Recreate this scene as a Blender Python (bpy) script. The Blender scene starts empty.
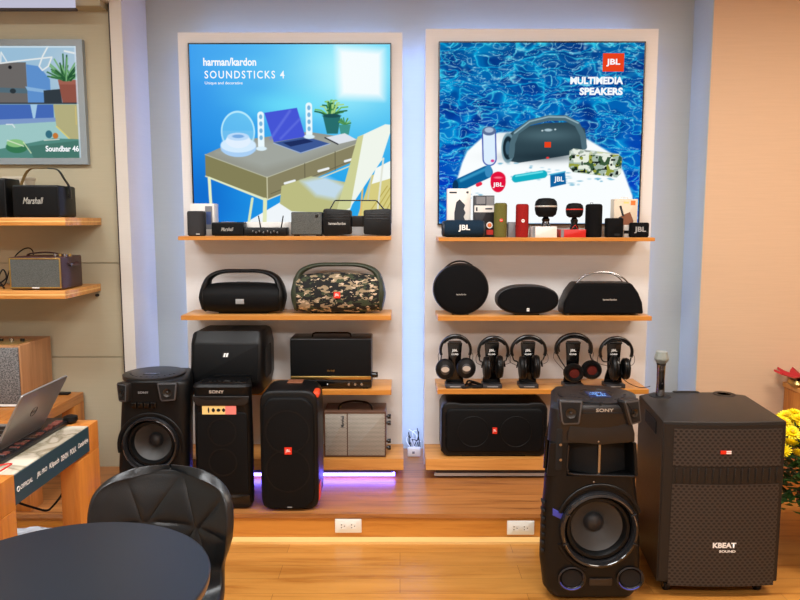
import bpy, bmesh, math, random
import numpy as np
from mathutils import Vector, Matrix
random.seed(7)
PI = math.pi
SC = bpy.context.scene
COL = SC.collection
# ------------------------------------------------------------------ camera
F = 700.0; PITCH = math.atan(78/700); CH = 1.6
CP, SP = math.cos(PITCH), math.sin(PITCH)
def at(px, py, Y):
    u = (px-400)/F; v = (300-py)/F
    dy = CP+v*SP; dz = -SP+v*CP
    t = Y/dy
    return Vector((u*t, Y, CH+dz*t))
cam = bpy.data.cameras.new('camera'); cam.sensor_width = 36; cam.lens = F/800*36
cam.clip_start = .05
camo = bpy.data.objects.new('camera', cam); COL.objects.link(camo)
camo.location = (0, 0, CH); camo.rotation_euler = (PI/2-PITCH, 0, 0)
SC.camera = camo
# ------------------------------------------------------------------ materials
def lin(c):
    c = c/255.0
    return c/12.92 if c <= .04045 else ((c+.055)/1.055)**2.4
def RGB(r, g=None, b=None):
    if g is None: r, g, b = r
    return (lin(r), lin(g), lin(b), 1)
MATS = {}
def newmat(name):
    m = bpy.data.materials.new(name); m.use_nodes = True
    nt = m.node_tree; b = nt.nodes['Principled BSDF']
    return m, nt, b
def mat(name, col, rough=.5, metal=0, spec=.5, emit=None, es=1, bump=0, bscale=200, var=0, coat=0):
    if name in MATS: return MATS[name]
    m, nt, b = newmat(name)
    b.inputs['Base Color'].default_value = RGB(*col)
    b.inputs['Roughness'].default_value = rough
    b.inputs['Metallic'].default_value = metal
    b.inputs['Specular IOR Level'].default_value = spec
    b.inputs['Coat Weight'].default_value = coat
    if emit:
        b.inputs['Emission Color'].default_value = RGB(*emit); b.inputs['Emission Strength'].default_value = es
    tc = nt.nodes.new('ShaderNodeTexCoord')
    n = nt.nodes.new('ShaderNodeTexNoise'); n.inputs['Scale'].default_value = bscale
    nt.links.new(tc.outputs['Object'], n.inputs['Vector'])
    if bump:
        bp = nt.nodes.new('ShaderNodeBump'); bp.inputs['Strength'].default_value = bump; bp.inputs['Distance'].default_value = .002
        nt.links.new(n.outputs['Fac'], bp.inputs['Height']); nt.links.new(bp.outputs['Normal'], b.inputs['Normal'])
    if var:
        r = nt.nodes.new('ShaderNodeValToRGB')
        c = RGB(*col)
        r.color_ramp.elements[0].position = .3; r.color_ramp.elements[1].position = .7
        r.color_ramp.elements[0].color = tuple(x*(1-var) for x in c[:3])+(1,)
        r.color_ramp.elements[1].color = tuple(min(1, x*(1+var)) for x in c[:3])+(1,)
        nt.links.new(n.outputs['Fac'], r.inputs['Fac']); nt.links.new(r.outputs['Color'], b.inputs['Base Color'])
    MATS[name] = m
    return m
def wood(name, c1, c2, axis='x', rough=.4, scale=1.0, planks=None, fine=14.0):
    m, nt, b = newmat(name)
    tc = nt.nodes.new('ShaderNodeTexCoord'); mp = nt.nodes.new('ShaderNodeMapping')
    s = [fine*scale]*3; s['xyz'.index(axis)] = .9*scale
    mp.inputs['Scale'].default_value = s
    nt.links.new(tc.outputs['Object'], mp.inputs['Vector'])
    n1 = nt.nodes.new('ShaderNodeTexNoise'); n1.inputs['Scale'].default_value = 1.6; n1.inputs['Detail'].default_value = 6; n1.inputs['Roughness'].default_value = .65; n1.inputs['Distortion'].default_value = .6
    nt.links.new(mp.outputs[0], n1.inputs['Vector'])
    r = nt.nodes.new('ShaderNodeValToRGB'); e = r.color_ramp.elements
    e[0].position = .32; e[0].color = RGB(*c1); e[1].position = .66; e[1].color = RGB(*c2)
    mid = e.new(.48); mid.color = tuple((a+2*d)/3 for a, d in zip(RGB(*c1), RGB(*c2)))
    nt.links.new(n1.outputs['Fac'], r.inputs['Fac'])
    out = r.outputs['Color']
    if planks:
        w, l, v = planks
        mp2 = nt.nodes.new('ShaderNodeMapping'); nt.links.new(tc.outputs['Object'], mp2.inputs['Vector'])
        br = nt.nodes.new('ShaderNodeTexBrick')
        br.inputs['Scale'].default_value = 1; br.inputs['Brick Width'].default_value = l; br.inputs['Row Height'].default_value = w
        br.inputs['Mortar Size'].default_value = .0012; br.inputs['Bias'].default_value = 0
        br.inputs['Color1'].default_value = (1, 1, 1, 1); br.inputs['Color2'].default_value = (v, v, v, 1); br.inputs['Mortar'].default_value = (.45, .4, .35, 1)
        nt.links.new(mp2.outputs[0], br.inputs['Vector'])
        mx = nt.nodes.new('ShaderNodeMix'); mx.data_type = 'RGBA'; mx.blend_type = 'MULTIPLY'; mx.inputs[0].default_value = 1
        nt.links.new(out, mx.inputs[6]); nt.links.new(br.outputs['Color'], mx.inputs[7]); out = mx.outputs[2]
    nt.links.new(out, b.inputs['Base Color'])
    b.inputs['Roughness'].default_value = rough
    bp = nt.nodes.new('ShaderNodeBump'); bp.inputs['Strength'].default_value = .12; bp.inputs['Distance'].default_value = .002
    nt.links.new(n1.outputs['Fac'], bp.inputs['Height']); nt.links.new(bp.outputs['Normal'], b.inputs['Normal'])
    MATS[name] = m
    return m
def fabric(name, c1, c2, scale=260, rough=.9, stretch=(1, 1, 1)):
    m, nt, b = newmat(name)
    tc = nt.nodes.new('ShaderNodeTexCoord'); mp = nt.nodes.new('ShaderNodeMapping'); mp.inputs['Scale'].default_value = stretch
    nt.links.new(tc.outputs['Object'], mp.inputs['Vector'])
    n = nt.nodes.new('ShaderNodeTexNoise'); n.inputs['Scale'].default_value = scale; n.inputs['Detail'].default_value = 2
    nt.links.new(mp.outputs[0], n.inputs['Vector'])
    r = nt.nodes.new('ShaderNodeValToRGB'); r.color_ramp.elements[0].position = .35; r.color_ramp.elements[1].position = .65
    r.color_ramp.elements[0].color = RGB(*c1); r.color_ramp.elements[1].color = RGB(*c2)
    nt.links.new(n.outputs['Fac'], r.inputs['Fac']); nt.links.new(r.outputs['Color'], b.inputs['Base Color'])
    bp = nt.nodes.new('ShaderNodeBump'); bp.inputs['Strength'].default_value = .3; bp.inputs['Distance'].default_value = .001
    nt.links.new(n.outputs['Fac'], bp.inputs['Height']); nt.links.new(bp.outputs['Normal'], b.inputs['Normal'])
    b.inputs['Roughness'].default_value = rough; b.inputs['Specular IOR Level'].default_value = .15
    MATS[name] = m
    return m
def dots(name, c_hole, c_base, pitch, rad, rough=.5, stagger=True, kx=1.0):
    """perforated sheet: round holes on a grid over the front (x,z) face"""
    m, nt, b = newmat(name)
    N = nt.nodes; L = nt.links
    tc = N.new('ShaderNodeTexCoord'); sp = N.new('ShaderNodeSeparateXYZ'); L.new(tc.outputs['Object'], sp.inputs[0])
    def mth(op, a, bb=None):
        k = N.new('ShaderNodeMath'); k.operation = op
        for i, q in enumerate((a, bb)):
            if q is None: continue
            if isinstance(q, (int, float)): k.inputs[i].default_value = q
            else: L.new(q, k.inputs[i])
        return k.outputs[0]
    X = mth('DIVIDE', sp.outputs[0], pitch*kx); Z = mth('DIVIDE', sp.outputs[2], pitch)
    if stagger:
        row = mth('FLOOR', Z); X = mth('ADD', X, mth('MULTIPLY', mth('MODULO', mth('ABSOLUTE', row), 2), .5))
    fx = mth('SUBTRACT', mth('FRACT', X), .5); fz = mth('SUBTRACT', mth('FRACT', Z), .5)
    fx = mth('MULTIPLY', fx, kx*.72 if kx > 1 else 1.0)
    d = mth('SQRT', mth('ADD', mth('MULTIPLY', fx, fx), mth('MULTIPLY', fz, fz)))
    r = N.new('ShaderNodeValToRGB'); e = r.color_ramp.elements
    e[0].position = rad*.8; e[0].color = RGB(*c_hole); e[1].position = rad*1.1; e[1].color = RGB(*c_base)
    L.new(d, r.inputs['Fac']); L.new(r.outputs['Color'], b.inputs['Base Color'])
    b.inputs['Roughness'].default_value = rough
    MATS[name] = m
    return m
def glow(name, col, s):
    m = bpy.data.materials.new(name); m.use_nodes = True; nt = m.node_tree; nt.nodes.clear()
    o = nt.nodes.new('ShaderNodeOutputMaterial'); e = nt.nodes.new('ShaderNodeEmission')
    e.inputs['Color'].default_value = RGB(*col); e.inputs['Strength'].default_value = s
    nt.links.new(e.outputs[0], o.inputs[0]); MATS[name] = m
    return m
def painted(name, s=1.0):
    m = bpy.data.materials.new(name); m.use_nodes = True; nt = m.node_tree; nt.nodes.clear()
    o = nt.nodes.new('ShaderNodeOutputMaterial'); e = nt.nodes.new('ShaderNodeEmission'); a = nt.nodes.new('ShaderNodeVertexColor'); a.layer_name = 'print'
    e.inputs['Strength'].default_value = s
    nt.links.new(a.outputs[0], e.inputs[0]); nt.links.new(e.outputs[0], o.inputs[0]); MATS[name] = m
    return m
M = MATS
mat('black_plastic', (9, 10, 11), .42, spec=.28, bump=.15, bscale=900)
mat('black_gloss', (5, 5, 6), .14, spec=.5)
mat('black_satin', (9, 9, 10), .3, spec=.4)
mat('black_rubber', (9, 9, 9), .7, spec=.3)
mat('dark_grey', (40, 40, 42), .5)
mat('slot_black', (5, 5, 6), .8)
mat('steel', (170, 170, 172), .25, 1)
mat('dark_metal', (70, 68, 66), .35, .9)
mat('brass', (190, 160, 95), .3, 1)
mat('white_print', (235, 235, 232), .6)
mat('grey_print', (150, 150, 150), .5)
mat('silver_print', (205, 205, 200), .3, .6)
mat('logo_red', (225, 45, 20), .4, emit=(225, 40, 15), es=.0)
mat('orange_plastic', (235, 75, 35), .45)
mat('white_card', (225, 222, 216), .55)
mat('kraft_card', (214, 200, 178), .6)
mat('black_card', (24, 26, 32), .5)
mat('red_card', (190, 28, 26), .4)
mat('white_plastic', (232, 230, 222), .35)
mat('plinth_grey', (46, 46, 50), .45)
fabric('black_fabric', (6, 6, 7), (14, 14, 16), 700)
fabric('black_mesh', (5, 5, 6), (16, 17, 18), 900, .6)
fabric('navy_fabric', (16, 32, 48), (28, 50, 68), 900)
fabric('green_fabric', (88, 86, 40), (112, 108, 56), 900)
fabric('red_fabric', (128, 22, 22), (160, 36, 32), 900)
fabric('grey_fabric', (58, 58, 60), (82, 82, 84), 800)
fabric('charcoal_fabric', (42, 42, 44), (62, 62, 64), 800)
fabric('heather_fabric', (70, 70, 72), (140, 140, 140), 130, stretch=(1, 1, 1.6))
fabric('beige_cloth', (160, 150, 135), (190, 182, 168), 600)
fabric('salt_cloth', (60, 62, 60), (104, 106, 102), 420)
dots('grille_holes', (4, 3, 3), (54, 48, 45), .0125, .40, .5, kx=1.75)
dots('silver_weave', (92, 88, 80), (186, 180, 168), .0075, .42, .6)
wood('shelf_wood', (186, 118, 48), (222, 158, 84), 'x', .35)
wood('plat_wood', (122, 72, 34), (184, 122, 66), 'x', .3)
wood('front_wood', (176, 108, 36), (204, 136, 56), 'x', .35)
wood('post_wood', (158, 86, 28), (206, 132, 56), 'z', .38)
wood('rail_wood', (150, 82, 28), (200, 130, 60), 'y', .38)
wood('floor_wood', (160, 98, 36), (200, 140, 66), 'x', .28, planks=(.125, 1.1, .86), fine=9)
wood('oak_veneer', (150, 104, 66), (186, 136, 92), 'z', .5)
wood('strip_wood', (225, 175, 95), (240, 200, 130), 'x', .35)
# ------------------------------------------------------------------ shapes
class MB:
    def __init__(s): s.v = []; s.f = []
    def add(s, vs, fs):
        o = len(s.v); s.v += [tuple(v) for v in vs]; s.f += [tuple(i+o for i in f) for f in fs]; return s
    def loft(s, rings, cap0=True, cap1=True, closed=False):
        n = len(rings[0]); vs = [p for r in rings for p in r]; fs = []
        m = len(rings)
        for k in range(m if closed else m-1):
            a = k*n; b = ((k+1) % m)*n
            for i in range(n):
                j = (i+1) % n; fs.append((a+i, a+j, b+j, b+i))
        if not closed:
            if cap0: fs.append(tuple(range(n))[::-1])
            if cap1: fs.append(tuple(range((m-1)*n, m*n)))
        return s.add(vs, fs)
    def prism(s, pts, y0, y1, bev=0, seg=3, axis='y', b0=None, b1=None):
        """pts: 2D outline; extruded along axis; rounded cap edges"""
        b0 = bev if b0 is None else b0; b1 = bev if b1 is None else b1
        rings = []
        def put(p, t):
            if axis == 'y': return [(a, t, b) for a, b in p]
            if axis == 'x': return [(t, a, b) for a, b in p]
            return [(a, b, t) for a, b in p]
        if b0 > 0:
            for k in range(seg):
                an = PI/2*k/seg; rings.append(put(offset(pts, -b0*(1-math.sin(an))), y0+b0*(1-math.cos(an))))
            rings.append(put(pts, y0+b0))
        else: rings.append(put(pts, y0))
        if b1 > 0:
            rings.append(put(pts, y1-b1))
            for k in range(1, seg+1):
                an = PI/2*k/seg; rings.append(put(offset(pts, -b1*(1-math.cos(an))), y1-b1*(1-math.sin(an))))
        else: rings.append(put(pts, y1))
        return s.loft(rings)
    def box(s, x0, x1, y0, y1, z0, z1, bev=0):
        if bev <= 0:
            vs = [(x, y, z) for x in (x0, x1) for y in (y0, y1) for z in (z0, z1)]
            return s.add(vs, [(0, 1, 3, 2), (4, 6, 7, 5), (0, 4, 5, 1), (2, 3, 7, 6), (0, 2, 6, 4), (1, 5, 7, 3)])
        r = min(bev, abs(x1-x0)*.49, abs(z1-z0)*.49, abs(y1-y0)*.49)
        return s.prism(rrect(x0, x1, z0, z1, r*1.001, 3), y0, y1, r*.98, 2)
    def lathe(s, prof, c=(0, 0, 0), axis='y', n=32, sx=1, sz=1, cap=True):
        rings = []
        for r, t in prof:
            ring = []
            for i in range(n):
                a = 2*PI*i/n; p, q = r*math.cos(a)*sx, r*math.sin(a)*sz
                if axis == 'y': ring.append((c[0]+p, c[1]+t, c[2]+q))
                elif axis == 'z': ring.append((c[0]+p, c[1]+q, c[2]+t))
                else: ring.append((c[0]+t, c[1]+p, c[2]+q))
            rings.append(ring)
        return s.loft(rings, cap, cap)
    def tube(s, path, r, n=10, sm=0, closed=False, b=None, nrm=None):
        """r: radius or list; b: second half thickness; nrm: fixed side vector for flat bands"""
        P = [Vector(p) for p in path]
        R = list(r) if isinstance(r, (list, tuple)) else [r]*len(P)
        B = (list(b) if isinstance(b, (list, tuple)) else [b]*len(P)) if b is not None else R
        if sm:
            P2, R2, B2 = [], [], []
            m = len(P)
            for i in range(m if closed else m-1):
                p0 = P[(i-1) % m] if (closed or i > 0) else P[i]*2-P[i+1]
                p1 = P[i]; p2 = P[(i+1) % m]
                p3 = P[(i+2) % m] if (closed or i+2 < m) else p2*2-p1
                for k in range(sm):
                    t = k/sm
                    P2.append(.5*((2*p1)+(p2-p0)*t+(2*p0-5*p1+4*p2-p3)*t*t+(3*p1-p0-3*p2+p3)*t**3))
                    R2.append(R[i]*(1-t)+R[(i+1) % m]*t); B2.append(B[i]*(1-t)+B[(i+1) % m]*t)
            if not closed: P2.append(P[-1]); R2.append(R[-1]); B2.append(B[-1])
            P, R, B = P2, R2, B2
        rings = []; m = len(P)
        T0 = (P[1]-P[0]).normalized()
        side = Vector(nrm) if nrm else (Vector((0, 0, 1)).cross(T0) if abs(T0.z) < .9 else Vector((1, 0, 0)).cross(T0))
        side.normalize()
        for i in range(m):
            if closed: T = P[(i+1) % m]-P[i-1]
            else: T = P[min(i+1, m-1)]-P[max(i-1, 0)]
            if T.length < 1e-9: T = T0
            T.normalize()
            if not nrm:
                side = (side-T*side.dot(T)); side.normalize()
            up = T.cross(side).normalized()
            rings.append([tuple(P[i]+side*(math.cos(2*PI*k/n)*B[i])+up*(math.sin(2*PI*k/n)*R[i])) for k in range(n)])
        return s.loft(rings, closed=closed)
    def build(s, name, m, parent=None, smooth=True, angle=35, loc=None, rz=0, stuff=False, label=None):
        me = bpy.data.meshes.new(name); me.from_pydata(s.v, [], s.f)
        bm = bmesh.new(); bm.from_mesh(me); bmesh.ops.recalc_face_normals(bm, faces=bm.faces); bm.to_mesh(me); bm.free()
        me.materials.append(MATS[m] if isinstance(m, str) else m)
        if smooth:
            me.polygons.foreach_set('use_smooth', [len(p.vertices) < 7 for p in me.polygons]); me.set_sharp_from_angle(angle=math.radians(angle))
        o = bpy.data.objects.new(name, me); COL.objects.link(o)
        if parent: o.parent = parent
        if loc: o.location = loc
        if rz: o.rotation_euler[2] = rz
        if label: o['label'] = label
        return o
def offset(pts, d):
    n = len(pts); out = []
    ar = sum(pts[i][0]*pts[(i+1) % n][1]-pts[(i+1) % n][0]*pts[i][1] for i in range(n))
    sg = 1 if ar > 0 else -1
    for i in range(n):
        p0, p1, p2 = pts[i-1], pts[i], pts[(i+1) % n]
        def nn(a, b):
            dx, dy = b[0]-a[0], b[1]-a[1]; l = math.hypot(dx, dy) or 1e-9
            return (dy/l*sg, -dx/l*sg)
        a, b = nn(p0, p1), nn(p1, p2)
        mx, my = a[0]+b[0], a[1]+b[1]; l2 = mx*mx+my*my
        k = 2/l2 if l2 > .3 else 1
        out.append((p1[0]+mx*d*k, p1[1]+my*d*k))
    return out
def rrect(x0, x1, z0, z1, r, n=5):
    rs = r if isinstance(r, (list, tuple)) else [r]*4   # bl, br, tr, tl
    pts = []
    for (cx, cz, a0, q) in ((x0, z0, PI, rs[0]), (x1, z0, 1.5*PI, rs[1]), (x1, z1, 0, rs[2]), (x0, z1, .5*PI, rs[3])):
        sx = 1 if cx == x0 else -1; sz = 1 if cz == z0 else -1
        for k in range(n+1):
            a = a0+PI/2*k/n; pts.append((cx+sx*q+q*math.cos(a), cz+sz*q+q*math.sin(a)))
    return pts
def superel(a, b, p=2.0, cx=0, cz=0, n=48):
    o = []
    for i in range(n):
        t = 2*PI*i/n; c, s = math.cos(t), math.sin(t)
        o.append((cx+a*abs(c)**(2/p)*(1 if c >= 0 else -1), cz+b*abs(s)**(2/p)*(1 if s >= 0 else -1)))
    return o
# ------------------------------------------------------------------ things
def thing(name, label, cat, loc=(0, 0, 0), rz=0, group=None):
    o = bpy.data.objects.new(name, None); COL.objects.link(o); o.location = loc; o.rotation_euler = (0, 0, rz)
    o.empty_display_size = .05
    return tag(o, label, cat, group)
def tag(o, label, cat, group=None):
    o['label'] = label; o['category'] = cat
    if group: o['group'] = group
    return o
def struct(o): o['kind'] = 'structure'; return o
def copy_thing(o, loc, label):
    c = o.copy(); COL.objects.link(c); c.location = loc; c['label'] = label
    for ch in list(o.children):
        d = ch.copy(); COL.objects.link(d); d.parent = c
        for g in list(ch.children):
            e = g.copy(); COL.objects.link(e); e.parent = d
    return c
def text(s, cx, cz, w, h, y, m, parent, name='lettering', bold=0, ux=(1, 0, 0), uz=(0, 0, 1), shear=0, spacing=1.0, label=None):
    """flat printed lettering centred on (cx, y, cz), fitted to w x h"""
    cu = bpy.data.curves.new('t', 'FONT'); cu.body = s; cu.offset = bold; cu.shear = shear; cu.space_character = spacing; cu.resolution_u = 3
    to = bpy.data.objects.new('t', cu); COL.objects.link(to)
    dg = bpy.context.evaluated_depsgraph_get()
    me = bpy.data.meshes.new_from_object(to.evaluated_get(dg))
    bpy.data.objects.remove(to); bpy.data.curves.remove(cu)
    n = len(me.vertices); co = np.empty(n*3); me.vertices.foreach_get('co', co); co = co.reshape(-1, 3)
    x0, x1 = co[:, 0].min(), co[:, 0].max(); z0, z1 = co[:, 1].min(), co[:, 1].max()
    a = (co[:, 0]-(x0+x1)/2)/(x1-x0)*w; b = (co[:, 1]-(z0+z1)/2)/(z1-z0)*h
    ux = np.array(ux, float); uz = np.array(uz, float)
    c = np.array([cx, y, cz]) if not isinstance(cx, (tuple, list, Vector)) else np.array(cx)
    me.vertices.foreach_set('co', (c+a[:, None]*ux+b[:, None]*uz).ravel())
    me.materials.clear(); me.materials.append(MATS[m]); me.name = name
    o = bpy.data.objects.new(name, me); COL.objects.link(o); o.parent = parent
    if label: o['label'] = label
    return o
def jbl_badge(parent, cx, cz, w, h, y, base='logo_red', ink='white_print', name='badge'):
    b = MB().box(cx-w/2, cx+w/2, y-.002, y+.004, cz-h/2, cz+h/2).build(name, base, parent, label='small red square badge')
    text('JBL', cx, cz, w*.72, h*.5, y-.0026, ink, b, bold=.01)
    return b
# ================================================================== the room
YW = 4.42; YR = 4.15; YN = 4.08; YP = 4.12; YS = 3.85; PZ = .136; PY = 3.39
XR = 1.792; XL = -1.544
def wallmat(name, col, rough=.75, streak=.04):
    m, nt, b = newmat(name)
    tc = nt.nodes.new('ShaderNodeTexCoord'); mp = nt.nodes.new('ShaderNodeMapping'); mp.inputs['Scale'].default_value = (2, 2, 60)
    nt.links.new(tc.outputs['Object'], mp.inputs['Vector'])
    n = nt.nodes.new('ShaderNodeTexNoise'); n.inputs['Scale'].default_value = 2.5; n.inputs['Detail'].default_value = 4
    nt.links.new(mp.outputs[0], n.inputs['Vector'])
    r = nt.nodes.new('ShaderNodeValToRGB'); c = RGB(*col)
    r.color_ramp.elements[0].color = tuple(x*(1-streak) for x in c[:3])+(1,); r.color_ramp.elements[1].color = tuple(min(1, x*(1+streak)) for x in c[:3])+(1,)
    nt.links.new(n.outputs['Fac'], r.inputs['Fac']); nt.links.new(r.outputs['Color'], b.inputs['Base Color'])
    bp = nt.nodes.new('ShaderNodeBump'); bp.inputs['Strength'].default_value = .15; bp.inputs['Distance'].default_value = .003
    nt.links.new(n.outputs['Fac'], bp.inputs['Height']); nt.links.new(bp.outputs['Normal'], b.inputs['Normal'])
    b.inputs['Roughness'].default_value = rough
    MATS[name] = m
wallmat('wall_grey', (180, 184, 172)); wallmat('wall_beige', (208, 178, 148), streak=.06); wallmat('niche_paint', (176, 168, 142))
wallmat('panel_paint', (224, 222, 220)); wallmat('ceiling_paint', (235, 232, 226)); wallmat('trim_paint', (205, 200, 192))
ZC = 3.0
struct(MB().box(-4, 4.2, -2.8, 4.6, -.1, 0).build('floor', 'floor_wood', smooth=False))
struct(MB().box(-4, 4.2, -2.8, 4.6, ZC, ZC+.1).build('ceiling', 'ceiling_paint', smooth=False))
struct(MB().box(XL-.02, XR+.02, YW, YW+.15, 0, ZC).build('wall_back', 'wall_grey', smooth=False))
struct(MB().box(XR, 4.2, YR, YW+.15, 0, ZC).build('wall_right_front', 'wall_beige', smooth=False))
# the slim return on the right is painted grey like the recess
struct(MB().box(XR-.004, XR, YR+.002, YW, PZ, ZC).build('trim_1', 'wall_grey', smooth=False))
struct(MB().box(4.1, 4.2, -2.8, YR, 0, ZC).build('wall_right', 'wall_beige', smooth=False))
struct(MB().box(-4, -3.9, -2.8, YN, 0, ZC).build('wall_left', 'wall_grey', smooth=False))
struct(MB().box(-4, 4.2, -2.9, -2.8, 0, ZC).build('wall_front', 'ceiling_paint', smooth=False))
# left pilaster between the niche and the recess
struct(MB().box(-1.61, XL, 4.03, YW+.15, PZ, ZC).build('trim_2', 'trim_paint', smooth=False))
mat('dark_gap', (60, 52, 50), .7)
# niche: back board of three sheets with narrow grooves between them
zg1 = at(60, 263, YN).z; zg2 = at(60, 357, YN).z
nb = MB()
for a, b in ((PZ, zg2-.003), (zg2+.003, zg1-.003), (zg1+.003, ZC)): nb.box(-4, -1.625, YN, YN+.1, a, b)
nb.box(-4, -1.61, YN+.012, YN+.1, PZ, ZC)
struct(nb.build('wall_niche', 'niche_paint', smooth=False))
ztop = at(60, 11, YN).z
struct(MB().box(-4, -1.61, 3.93, YN, ztop+.035, ztop+.35).build('trim_3', 'trim_paint', smooth=False))
glow('cove_white', (206, 204, 226), .85)
t = thing('cove_light', 'long pale light strip along the top of the left niche', 'light', (-2.8, 3.925, at(60, 5, 3.93).z))
MB().box(-1.2, 1.05, -.012, .004, -.022, .03).build('diffuser', 'cove_white', t, smooth=False); MB().box(-1.2, 1.06, -.02, .004, -.034, -.022).build('housing', 'dark_gap', t, smooth=False)
struct(MB().box(-4, -1.64, 3.98, YN, ztop, ztop+.035).build('trim_4', 'niche_paint', smooth=False))
struct(MB().box(-1.625, -1.61, 4.05, YN+.012, PZ, ZC).build('trim_5', 'dark_gap', smooth=False))
# raised display platform along the wall
t = thing('display_platform', 'long low wooden display platform running along the back wall', 'platform', (0, PY, 0))
MB().box(-3.9, XR-.005, 0, YW-PY, PZ-.022, PZ).build('top_board', 'plat_wood', t, smooth=False)
MB().box(-3.9, XR-.005, .008, .028, 0, PZ-.022).build('front_board', 'front_wood', t, smooth=False)
MB().box(-3.9, XR-.005, .028, YW-PY, 0.0, PZ-.024).build('carcass', 'front_wood', t, smooth=False)
struct(MB().box(-1.9, XR-.2, PY-.05, PY+.006, 0, .012).build('pale_floor_strip', 'strip_wood', smooth=False))  # thin strip paler than the floor, laid along the platform front

# outlets on the platform front
def outlet(x0, x1, y0, y1, lab):
    a = at(x0, y1, PY); b = at(x1, y0, PY)
    t = thing('wall_outlet', lab, 'outlet', ((a.x+b.x)/2, PY+.008, (a.z+b.z)/2), group='power outlets on the platform front')
    w, h = (b.x-a.x)/2, (b.z-a.z)/2
    MB().box(-w, w, -.009, 0, -h, h, .004).build('cover_plate', 'white_plastic', t)
    for s in (-1, 1):
        k = MB().box(s*w*.38-w*.22, s*w*.38+w*.22, -.0105, -.009, -h*.42, h*.42).build('socket', 'white_plastic', t)
        hl = MB()
        for dx, dz in ((-.12, .22), (-.12, -.22), (.1, 0)):
            hl.lathe([(.0001, -.0112), (.0028, -.0112), (.0028, -.0105)], (s*w*.38+dx*w, 0, dz*h*.9), n=8)
        hl.build('pin_hole', 'slot_black', k)
    return t
outlet(335, 361.5, 519, 533, 'white double outlet on the platform front, below the cloth grille radio')
outlet(507, 534.5, 521, 535, 'white double outlet on the platform front, nearer the tall tower speaker')

# ------------------------------------------------------------------ display panels
glow('led_blue', (150, 176, 255), 11.5); glow('led_violet', (105, 95, 255), 30); mat('led_off', (200, 198, 195), .4); glow('led_dim', (150, 150, 255), 1.6)
def panel(x0, x1, z1, lab, lit):
    t = thing('display_board', lab, 'display panel', ((x0+x1)/2, YP, PZ))
    w = (x1-x0)/2; h = z1-PZ
    MB().box(-w, w, 0, .15, 0.0, h).build('board', 'panel_paint', t, smooth=False)
    for s in (-1, 1):
        MB().box(s*(w-.012)-.005, s*(w-.012)+.005, .215, .245, .02, h-.02).build('led_strip', 'led_blue', t, smooth=False)
    MB().box(-w+.05, w-.05, .215, .245, h-.03, h-.015).build('led_strip', 'led_blue', t, smooth=False)
    MB().box(-w+.1, w-.1, .163, YW-YP-.001, .4, .5).box(-w+.1, w-.1, .163, YW-YP-.001, h-.5, h-.4).build('mounting_batten', 'dark_grey', t, smooth=False)
    return t
panel(-1.264, .014, 2.67, 'tall pale backlit display board holding the desk scene poster', True)
panel(.146, 1.469, 2.69, 'tall pale backlit display board holding the blue water poster', True)

# ------------------------------------------------------------------ shelves
ZS = {}
def shelf(key, x0, x1, ytop, ybot, lab, grp):
    zt = at(400, ytop, YS).z; zb = at(400, ybot, YS).z
    ZS[key] = zt
    t = thing('display_shelf', lab, 'shelf', ((x0+x1)/2, YS, zb), group=grp)
    w = (x1-x0)/2
    MB().box(-w, w, .0, YP-YS-.0005, 0, zt-zb, .0015).build('board', 'shelf_wood', t)
    MB().box(-w, w, -.0015, 0, .001, zt-zb-.001).build('edge_band', 'front_wood', t, smooth=False)
    return t
gl = 'shelves on the panel with the desk poster'; gr = 'shelves on the panel with the blue water poster'
shelf('L1', -1.216, -.049, 236.2, 240.2, 'slim wooden shelf right under the desk scene poster', gl)
shelf('L2', -1.216, -.049, 315.6, 320.2, 'slim wooden shelf carrying the camouflage boombox', gl)
shelf('L3', -1.216, -.049, 390, 395, 'slim wooden shelf carrying the radio with a brass strip', gl)
shelf('R1', .210, 1.397, 237.6, 241.3, 'slim wooden shelf right under the blue water poster', gr)
shelf('R2', .210, 1.397, 316.3, 320.8, 'slim wooden shelf carrying the round and oval black speakers', gr)
shelf('R3', .210, 1.397, 389.3, 394.2, 'slim wooden shelf carrying the row of headphones', gr)
def plinth(key, x0, x1, lab, led):
    zt = at(400, 459, YS).z; zb = at(400, 470, YS).z; ZS[key] = zt
    t = thing('bottom_shelf', lab, 'shelf', ((x0+x1)/2, YS, zb), group='thick bottom shelves')
    w = (x1-x0)/2
    MB().box(-w, w, 0, YP-YS-.0005, 0, zt-zb).build('board', 'shelf_wood', t, smooth=False)
    MB().box(-w+.05, w-.05, .03, .05, -.046, -.03).build('led_channel', led, t, smooth=False); MB().box(-w+.06, w-.06, .034, .046, -.03, 0).build('channel_bracket', 'dark_gap', t, smooth=False)
plinth('L4', -1.264, .02, 'thick bottom shelf with violet light under it, left of the power adapter', 'led_violet')
plinth('R4', .147, 1.46, 'thick bottom shelf under the sideways party speaker, its strip light off', 'led_off')

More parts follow.
